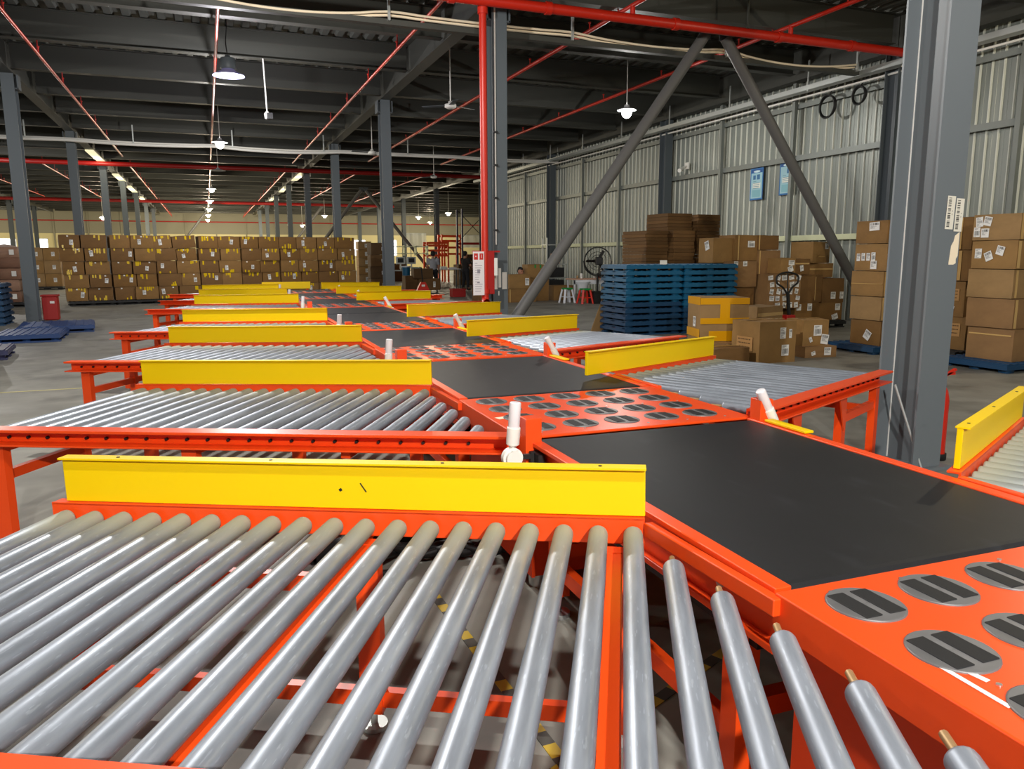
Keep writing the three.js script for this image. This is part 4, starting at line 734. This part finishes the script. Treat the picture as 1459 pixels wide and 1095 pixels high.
{ // drum fan
  const t = thing('drum_fan', 'large black wire cage fan on a stand before the corrugated wall', 'fan', [12.15, 1.38, -23.0], -0.35 + PI);
  for (const [z, r] of [[0.1, 0.3], [0.13, 0.2], [0.14, 0.1], [0, 0.46], [0.05, 0.44], [-0.1, 0.44]]) part('cage_ring', new THREE.TorusGeometry(r, 0.008, 6, 40), M.black, t, [0, 0, z]);
  part('cage_wires', Array.from({ length: 36 }, (_, i) => { const a = i / 36 * PI * 2; return bar(V(Math.cos(a) * 0.05, Math.sin(a) * 0.05, 0.145), V(Math.cos(a) * 0.45, Math.sin(a) * 0.45, 0.02), 0.005, 0.005); }), M.black, t).userData.kind = 'stuff';
  part('hub', rod(V(0, 0, -0.2), V(0, 0, 0.1), 0.1, 18), M.black, t); for (let i = 0; i < 3; i++) part('blade', box(0.34, 0.01, 0.15, 0.22, 0, 0).rotateX(0.5).rotateZ(i * 2.094), M.rubber, t);
  part('motor', rbox(0.22, 0.26, 0.3, 0.03, 0, 0, -0.25), M.black, t);
  part('pole', rod(V(0, -1.34, 0), V(0, -0.4, 0), 0.035, 12), M.black, t); part('yoke', tube([V(-0.47, 0, 0), V(-0.4, -0.28, 0), V(0, -0.5, 0), V(0.4, -0.28, 0), V(0.47, 0, 0)], 0.018, 30, 8), M.black, t); part('stand_base', cyl(0.3, 0.04, 24, 0.26).translate(0, -1.36, 0), M.black, t);
}
{ // wall shelf with dark machine
  const t = thing('shelf_rack', 'narrow shelf rack of jumbled tools behind the round brace', 'shelf', [11.95, 0, -26.0]); for (const [x, z] of [[-0.4, 0.2], [0.4, 0.2], [-0.4, -0.2], [0.4, -0.2]]) part('upright', box(0.04, 2.2, 0.04, x, 1.1, z), M.galv, t); for (const y of [0.25, 0.75, 1.25, 1.95]) part('shelf_board', box(0.85, 0.03, 0.45, 0, y, 0), M.galv, t);
  [['dark machine on the lower shelf of the tool rack', 0.28, 0.6, 0.4, M.black], ['dark toolbox on the second shelf of the tool rack', 0.78, 0.6, 0.35, M.rubber], ['orange pack on the upper shelf of the tool rack', 1.28, 0.26, 0.36, M.wood]].forEach(([l, y, w, h, m]) => { const b = thing('tool_box', l, 'box', [11.95, y, -25.95]); part('box_body', rbox(w, h, 0.3, 0.02, 0, h / 2, 0), m, b); part('handle', tube([V(-0.08, h, 0), V(-0.06, h + 0.06, 0), V(0.06, h + 0.06, 0), V(0.08, h, 0)], 0.012, 16, 6), M.black, b); });
}
// far work area behind the column row
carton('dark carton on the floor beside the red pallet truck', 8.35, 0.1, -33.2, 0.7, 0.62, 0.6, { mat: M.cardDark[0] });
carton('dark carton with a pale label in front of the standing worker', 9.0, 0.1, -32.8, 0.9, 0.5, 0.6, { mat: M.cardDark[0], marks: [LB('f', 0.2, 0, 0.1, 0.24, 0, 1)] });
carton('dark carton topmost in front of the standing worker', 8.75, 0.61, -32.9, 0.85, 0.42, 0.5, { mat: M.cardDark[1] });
{ const t = thing('pallet_truck', 'red pallet truck with a triangular body beyond the far guard board', 'pallet truck', [8.3, 0, -31.2]); part('body', extrude([[-0.3, 0.1], [0.3, 0.1], [0.1, 0.5], [-0.1, 0.5]], 0.15), M.redPl, t); part('label', box(0.14, 0.08, 0.005, 0, 0.36, 0.154), M.paper, t); for (const s of [-1, 1]) part('fork', box(0.15, 0.06, 1.0, s * 0.2, 0.1, -0.5), M.redPl, t); part('wheel', rod(V(-0.05, 0.08, 0.08), V(0.05, 0.08, 0.08), 0.08, 14), M.black, t); part('drawbar', bar(V(0, 0.45, 0.1), V(-0.1, 1.1, 0.25), 0.04, 0.04), M.black, t); }
{ const t = thing('red_crate', 'low red crate on the floor past the far guard board', 'crate', [8.95, 0, -28.4]); part('crate_body', [box(0.5, 0.28, 0.02, 0, 0.16, 0.2), box(0.5, 0.28, 0.02, 0, 0.16, -0.2), box(0.02, 0.28, 0.4, 0.25, 0.16, 0), box(0.02, 0.28, 0.4, -0.25, 0.16, 0), box(0.5, 0.02, 0.4, 0, 0.02, 0)], M.redDark, t); part('rim', [box(0.56, 0.04, 0.04, 0, 0.3, 0.21), box(0.56, 0.04, 0.04, 0, 0.3, -0.21)], M.redDark, t); }
{ const t = thing('blue_bin', 'tall blue bin standing beside the pale hand truck', 'bin', [8.8, 0, -36]); part('bin_body', lathe([[0, 0], [0.16, 0], [0.19, 1.0], [0.21, 1.02], [0.21, 1.06], [0.18, 1.06], [0.17, 1.0], [0, 0.98]], 20), M.blue, t); part('lid', cyl(0.22, 0.05, 20).translate(0, 1.08, 0), M.whitePl, t);
  const u = thing('drum', 'pale teal drum behind the dark cartons', 'drum', [9.3, 0, -36]); part('drum_body', lathe([[0, 0], [0.24, 0], [0.25, 0.3], [0.26, 0.32], [0.25, 0.34], [0.25, 0.7], [0.26, 0.72], [0.25, 0.74], [0.24, 1.05], [0, 1.05]], 22), M.teal, u); part('handle', tube([V(-0.12, 0.5, 0.28), V(-0.14, 0.9, 0.3), V(0.0, 0.98, 0.3), V(0.06, 0.8, 0.3), V(0.02, 0.5, 0.28)], 0.025, 30, 8), M.black, u); }
{ // machine bench with screens
  const t = thing('packing_bench', 'grey packing bench with three dark screens in the dim area', 'bench', [9.4, 0, -38.6]); part('bench_top', rbox(2.6, 0.05, 0.8, 0.01, 0, 0.85, 0), M.galv, t); for (const [x, z] of [[-1.2, 0.3], [1.2, 0.3], [-1.2, -0.3], [1.2, -0.3]]) part('leg', box(0.06, 0.84, 0.06, x, 0.42, z), M.galv, t);
  for (let i = 0; i < 3; i++) { const s = part('monitor', rbox(0.46, 0.36, 0.06, 0.01, -0.8 + i * 0.56, 1.35, 0), M.galv, t); part('glass', box(0.3, 0.22, 0.005, -0.8 + i * 0.56, 1.36, 0.032), M.black, s); part('stand', box(0.06, 0.3, 0.06, -0.8 + i * 0.56, 1.03, 0), M.galv, s); }
  part('upper_rack', [box(2.4, 0.04, 0.4, 0, 1.7, -0.2), box(2.4, 0.04, 0.4, 0, 2.05, -0.2), ...[-1.2, -0.6, 0, 0.6, 1.2].map((x) => box(0.04, 0.5, 0.4, x, 1.85, -0.2))], M.girtLow, t);
}
{ const t = thing('sorting_table', 'small table with white parcels beside the dark dressed worker', 'table', [10.75, 0, -35.6]); part('table_top', rbox(1.1, 0.04, 0.7, 0.01, 0, 0.95, 0), M.whitePl, t); for (const [x, z] of [[-0.5, 0.3], [0.5, 0.3], [-0.5, -0.3], [0.5, -0.3]]) part('leg', box(0.05, 0.94, 0.05, x, 0.47, z), M.steel, t);
  [['white parcel on the small sorting table, the larger', -0.25, 0.3, 0.1], ['white parcel on the small sorting table, the flatter', 0.2, 0.34, 0.06]].forEach(([l, x, w, h]) => { const p = thing('parcel', l, 'parcel', [10.75 + x, 0.97, -35.5]); part('parcel_body', cartonGeo(w, h, 0.22, 0.015, 3), M.paper, p); }); }
// dark clutter closing the view of the dim area
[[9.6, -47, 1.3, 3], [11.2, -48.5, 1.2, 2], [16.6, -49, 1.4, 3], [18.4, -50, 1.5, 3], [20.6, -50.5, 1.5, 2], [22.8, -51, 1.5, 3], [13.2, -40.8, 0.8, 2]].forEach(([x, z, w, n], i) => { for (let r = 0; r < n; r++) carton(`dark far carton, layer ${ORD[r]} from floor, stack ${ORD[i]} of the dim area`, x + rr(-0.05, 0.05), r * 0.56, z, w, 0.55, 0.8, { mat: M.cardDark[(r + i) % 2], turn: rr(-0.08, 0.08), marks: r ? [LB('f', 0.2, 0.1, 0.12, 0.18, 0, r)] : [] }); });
// racks
function rack(name, label, x, z, w, d, h, levels, um, bm, braces) { const t = thing(name, label, 'rack', [x, 0, z]); for (const [a, b] of [[-1, 1], [1, 1], [-1, -1], [1, -1]]) part('upright', box(0.09, h, 0.08, a * w / 2, h / 2, b * d / 2), um, t); for (const y of levels) for (const b of [-1, 1]) part('rack_beam', box(w, 0.12, 0.05, 0, y, b * d / 2), bm, t); if (braces) for (let k = 0; k < 2; k++) { const y0 = 0.3 + k * h * 0.48, y1 = y0 + h * 0.45; part('brace', [bar(V(-w / 2, y0, -d / 2), V(w / 2, y1, -d / 2), 0.03, 0.04), bar(V(-w / 2, y1, -d / 2), V(w / 2, y0, -d / 2), 0.03, 0.04)], M.black, t); } return t; }
rack('storage_rack', 'tall dark blue storage rack with red beams past the wall end', 15.2, -44.5, 2.0, 1.0, 4.3, [0.9, 2.3], M.navy, M.redDark, true);
rack('storage_rack', 'second tall dark rack beyond the blue rack', 18.2, -47.5, 2.2, 1.0, 4.0, [1.1, 2.4], M.navy, M.redDark, true);
rack('orange_frame_rack', 'bright orange frame rack standing in the lit far aisle', 13.0, -45.5, 1.3, 0.8, 2.4, [1.6, 1.9, 2.2, 2.35], M.orange, M.orange, false);
rack('orange_frame_rack', 'paler orange frame rack behind the bright one', 14.3, -47, 1.2, 0.8, 2.9, [1.7, 2.1, 2.5, 2.8], M.orange, M.orange, false);
[[15.5, -60, 1.5, 1.1, 'white plastic sheet hung in the far aisle beside the grey column'], [20.2, -60, 2.2, 1.0, 'white plastic sheet hung behind the blue rack']].forEach(([x, z, w, h, l]) => { const t = thing('plastic_sheet', l, 'sheet', [x, 2.25, z]); const g = new THREE.PlaneGeometry(w, h, 16, 6).translate(0, h / 2, 0); const p = g.attributes.position; for (let i = 0; i < p.count; i++) p.setZ(i, 0.05 * Math.sin(p.getX(i) * 9) + 0.02 * Math.sin(p.getY(i) * 5)); g.computeVertexNormals(); part('sheet', g, new THREE.MeshPhysicalMaterial({ color: C('#cfd3d0'), roughness: 0.4, transmission: 0.3, thickness: 0, side: THREE.DoubleSide }), t); part('rail', box(w + 0.2, 0.04, 0.04, 0, h, 0), M.galv, t); part('post', [box(0.05, h + 2.25, 0.05, -w / 2 - 0.08, (h - 2.25) / 2, 0), box(0.05, h + 2.25, 0.05, w / 2 + 0.08, (h - 2.25) / 2, 0)], M.galv, t); });

// ================================================================ PEOPLE
function field(bones, cell, pad = 0.06, k = 0.05) { // smooth union of tapered capsules -> geometry
  const bb = new THREE.Box3(); bones.forEach(([a, b, r, s]) => { bb.expandByPoint(a.clone().addScalar(-Math.max(r, s))); bb.expandByPoint(b.clone().addScalar(-Math.max(r, s))); bb.expandByPoint(a.clone().addScalar(Math.max(r, s))); bb.expandByPoint(b.clone().addScalar(Math.max(r, s))); });
  bb.expandByScalar(pad); const size = bb.getSize(V()), S = Math.max(size.x, size.y, size.z), c = bb.getCenter(V()), n = Math.min(110, Math.ceil(S / cell));
  const mc = new MarchingCubes(n, new THREE.MeshBasicMaterial(), false, false, 200000); mc.isolation = 0; const q = V(), ab = V(), ap = V();
  for (let z = 0; z < n; z++) for (let y = 0; y < n; y++) for (let x = 0; x < n; x++) {
    q.set((x - n / 2) / (n / 2) * S / 2 + c.x, (y - n / 2) / (n / 2) * S / 2 + c.y, (z - n / 2) / (n / 2) * S / 2 + c.z); let d = 9;
    for (const [a, b, r, s] of bones) { ab.subVectors(b, a); ap.subVectors(q, a); const t = Math.max(0, Math.min(1, ap.dot(ab) / Math.max(1e-9, ab.lengthSq()))); const e = ap.addScaledVector(ab, -t).length() - (r + (s - r) * t); const h = Math.max(k - Math.abs(d - e), 0) / k; d = Math.min(d, e) - h * h * k * 0.25; }
    mc.field[x + y * n + z * n * n] = -d;
  }
  mc.update(); const g = new THREE.BufferGeometry(); g.setAttribute('position', new THREE.BufferAttribute(mc.positionArray.slice(0, mc.count * 3), 3)); g.setAttribute('normal', new THREE.BufferAttribute(mc.normalArray.slice(0, mc.count * 3), 3));
  g.setAttribute('uv', new THREE.BufferAttribute(new Float32Array(mc.count * 2), 2));
  return g.scale(S / 2, S / 2, S / 2).translate(c.x, c.y, c.z);
}
M.skin = std({ color: C('#a9745a'), roughness: 0.6 }); M.hair = std({ color: C('#120f0e'), roughness: 0.7 }); M.shirt = std({ color: C('#8f9096'), roughness: 0.85 }); M.trousers = std({ color: C('#15161c'), roughness: 0.85 }); M.shirtW = std({ color: C('#c3c6c4'), roughness: 0.85 }); M.shirtD = std({ color: C('#24211f'), roughness: 0.9 });
const hand = (w, dir, s) => { // palm, four unequal fingers, thumb; w wrist, dir along the hand, s side sign
  const d = dir.clone().normalize(), side = V(s, 0, 0.2).normalize(), nrm = V().crossVectors(d, side).normalize(), b = []; const p = w.clone().addScaledVector(d, 0.085);
  b.push([w, p, 0.026, 0.032]); [-1.5, -0.5, 0.5, 1.5].forEach((k, i) => { const r = p.clone().addScaledVector(side, k * 0.019), L = [0.055, 0.075, 0.08, 0.07][i]; const m = r.clone().addScaledVector(d, L * 0.6).addScaledVector(nrm, 0.008), e = m.clone().addScaledVector(d, L * 0.5).addScaledVector(nrm, 0.024); b.push([r, m, 0.0095, 0.0085], [m, e, 0.0085, 0.0075]); });
  const t0 = w.clone().addScaledVector(d, 0.03).addScaledVector(side, 0.03), t1 = t0.clone().addScaledVector(side, 0.03).addScaledVector(d, 0.035), t2 = t1.clone().addScaledVector(d, 0.03); b.push([t0, t1, 0.012, 0.0105], [t1, t2, 0.0105, 0.009]); return b;
};
function person(label, pos, turn, j, mats) {
  const t = thing('person', label, 'person', pos, turn); const g = [];
  const head = j.head, neck = j.neck;
  g.push(field([[j.hip.clone(), j.chest.clone(), 0.135, 0.15], [j.chest, neck, 0.13, 0.06], [neck, head.clone().add(V(0, -0.04, 0)), 0.055, 0.06], ...[0, 1].flatMap((s) => [[j.sh[s], j.el[s], 0.052, 0.042], [j.el[s], j.wr[s], 0.042, 0.028], [j.chest, j.sh[s], 0.09, 0.062], [j.hp[s], j.kn[s], 0.085, 0.06], [j.kn[s], j.an[s], 0.058, 0.04], [j.hip, j.hp[s], 0.12, 0.095], [j.an[s], j.an[s].clone().add(V(0, -0.04, 0.14)), 0.042, 0.032]])], 0.022));
  g.push(field([[head, head.clone().add(V(0, 0.03, -0.01)), 0.092, 0.098], [head.clone().add(V(0, -0.05, 0.03)), head.clone().add(V(0, -0.1, 0.05)), 0.065, 0.045], [head.clone().add(V(0, -0.005, 0.09)), head.clone().add(V(0, -0.04, 0.115)), 0.013, 0.017], [head.clone().add(V(-0.035, -0.085, 0.085)), head.clone().add(V(0.035, -0.085, 0.085)), 0.012, 0.012], [head.clone().add(V(-0.095, 0.01, 0)), head.clone().add(V(-0.1, -0.04, 0)), 0.018, 0.014], [head.clone().add(V(0.095, 0.01, 0)), head.clone().add(V(0.1, -0.04, 0)), 0.018, 0.014]], 0.009, 0.03, 0.02));
  [0, 1].forEach((s) => g.push(field(hand(j.wr[s], V().subVectors(j.wr[s], j.el[s]), s ? -1 : 1), 0.0035, 0.02, 0.008)));
  part('body', g, M.skin, t);
  part('eye', [-1, 1].map((s) => new THREE.SphereGeometry(0.013, 10, 8).translate(head.x + s * 0.035, head.y + 0.005, head.z + 0.09)), M.hair, t);
  part('hair', field([[head.clone().add(V(0, 0.05, -0.03)), head.clone().add(V(0, 0.02, -0.05)), 0.1, 0.1], [head.clone().add(V(0, 0.085, 0.03)), head.clone().add(V(0, 0.08, -0.03)), 0.06, 0.08]], 0.012, 0.03, 0.03), M.hair, t);
  part('shirt', field([[j.hip.clone().add(V(0, 0.02, 0)), j.chest, 0.155, 0.168], [j.chest, neck.clone().add(V(0, -0.03, 0)), 0.145, 0.075], ...[0, 1].flatMap((s) => [[j.chest, j.sh[s], 0.105, 0.08], [j.sh[s], j.sh[s].clone().lerp(j.el[s], j.sleeve), 0.068, 0.064]])], 0.02), mats[0], t);
  part('trousers', field([0, 1].flatMap((s) => [[j.hip.clone().add(V(0, -0.04, 0)), j.hp[s], 0.15, 0.115], [j.hp[s], j.kn[s], 0.105, 0.078], [j.kn[s], j.an[s].clone().add(V(0, 0.06, 0)), 0.076, 0.062]]), 0.022), mats[1], t);
  [0, 1].forEach((s) => part('shoe', field([[j.an[s].clone().add(V(0, -0.02, -0.03)), j.an[s].clone().add(V(0, -0.045, 0.14)), 0.05, 0.038]], 0.014, 0.03), mats[2] || M.black, t));
}
const standJ = (o = {}) => ({ head: V(0, 1.64, 0.02), neck: V(0, 1.47, 0), chest: V(0, 1.24, 0), hip: V(0, 0.97, 0), sh: [V(0.2, 1.4, 0), V(-0.2, 1.4, 0)], el: [V(0.26, 1.12, 0.04), V(-0.26, 1.12, 0.04)], wr: [V(0.2, 0.96, 0.22), V(-0.22, 0.94, 0.2)], hp: [V(0.1, 0.9, 0), V(-0.1, 0.9, 0)], kn: [V(0.12, 0.5, 0.03), V(-0.13, 0.5, 0.02)], an: [V(0.14, 0.085, -0.02), V(-0.15, 0.085, 0)], sleeve: 0.6, ...o });
person('person in a grey shirt and dark trousers standing with back turned', [9.45, 0, -33.6], PI - 0.4, standJ(), [M.shirt, M.trousers, M.whitePl]);
person('person in dark clothes standing beside the small sorting table', [11.2, 0, -34.3], PI / 2 + 0.5, standJ({ el: [V(0.25, 1.13, 0.08), V(-0.25, 1.13, 0.08)], wr: [V(0.14, 1.0, 0.32), V(-0.14, 1.0, 0.32)] }), [M.shirtD, M.trousers]);
person('person in a pale shirt crouching with head bent behind the open carton', [10.15, 0, -25.25], 0.25, { head: V(0, 1.02, 0.22), neck: V(0, 0.88, 0.12), chest: V(0, 0.7, 0.04), hip: V(0, 0.42, -0.1), sh: [V(0.19, 0.82, 0.08), V(-0.19, 0.82, 0.08)], el: [V(0.27, 0.62, 0.24), V(-0.27, 0.62, 0.24)], wr: [V(0.14, 0.55, 0.36), V(-0.14, 0.55, 0.36)], hp: [V(0.11, 0.38, -0.08), V(-0.11, 0.38, -0.08)], kn: [V(0.2, 0.52, 0.3), V(-0.2, 0.52, 0.3)], an: [V(0.16, 0.085, 0.12), V(-0.16, 0.085, 0.12)], sleeve: 0.7 }, [M.shirtW, M.trousers]);

renderer.render(scene, camera);
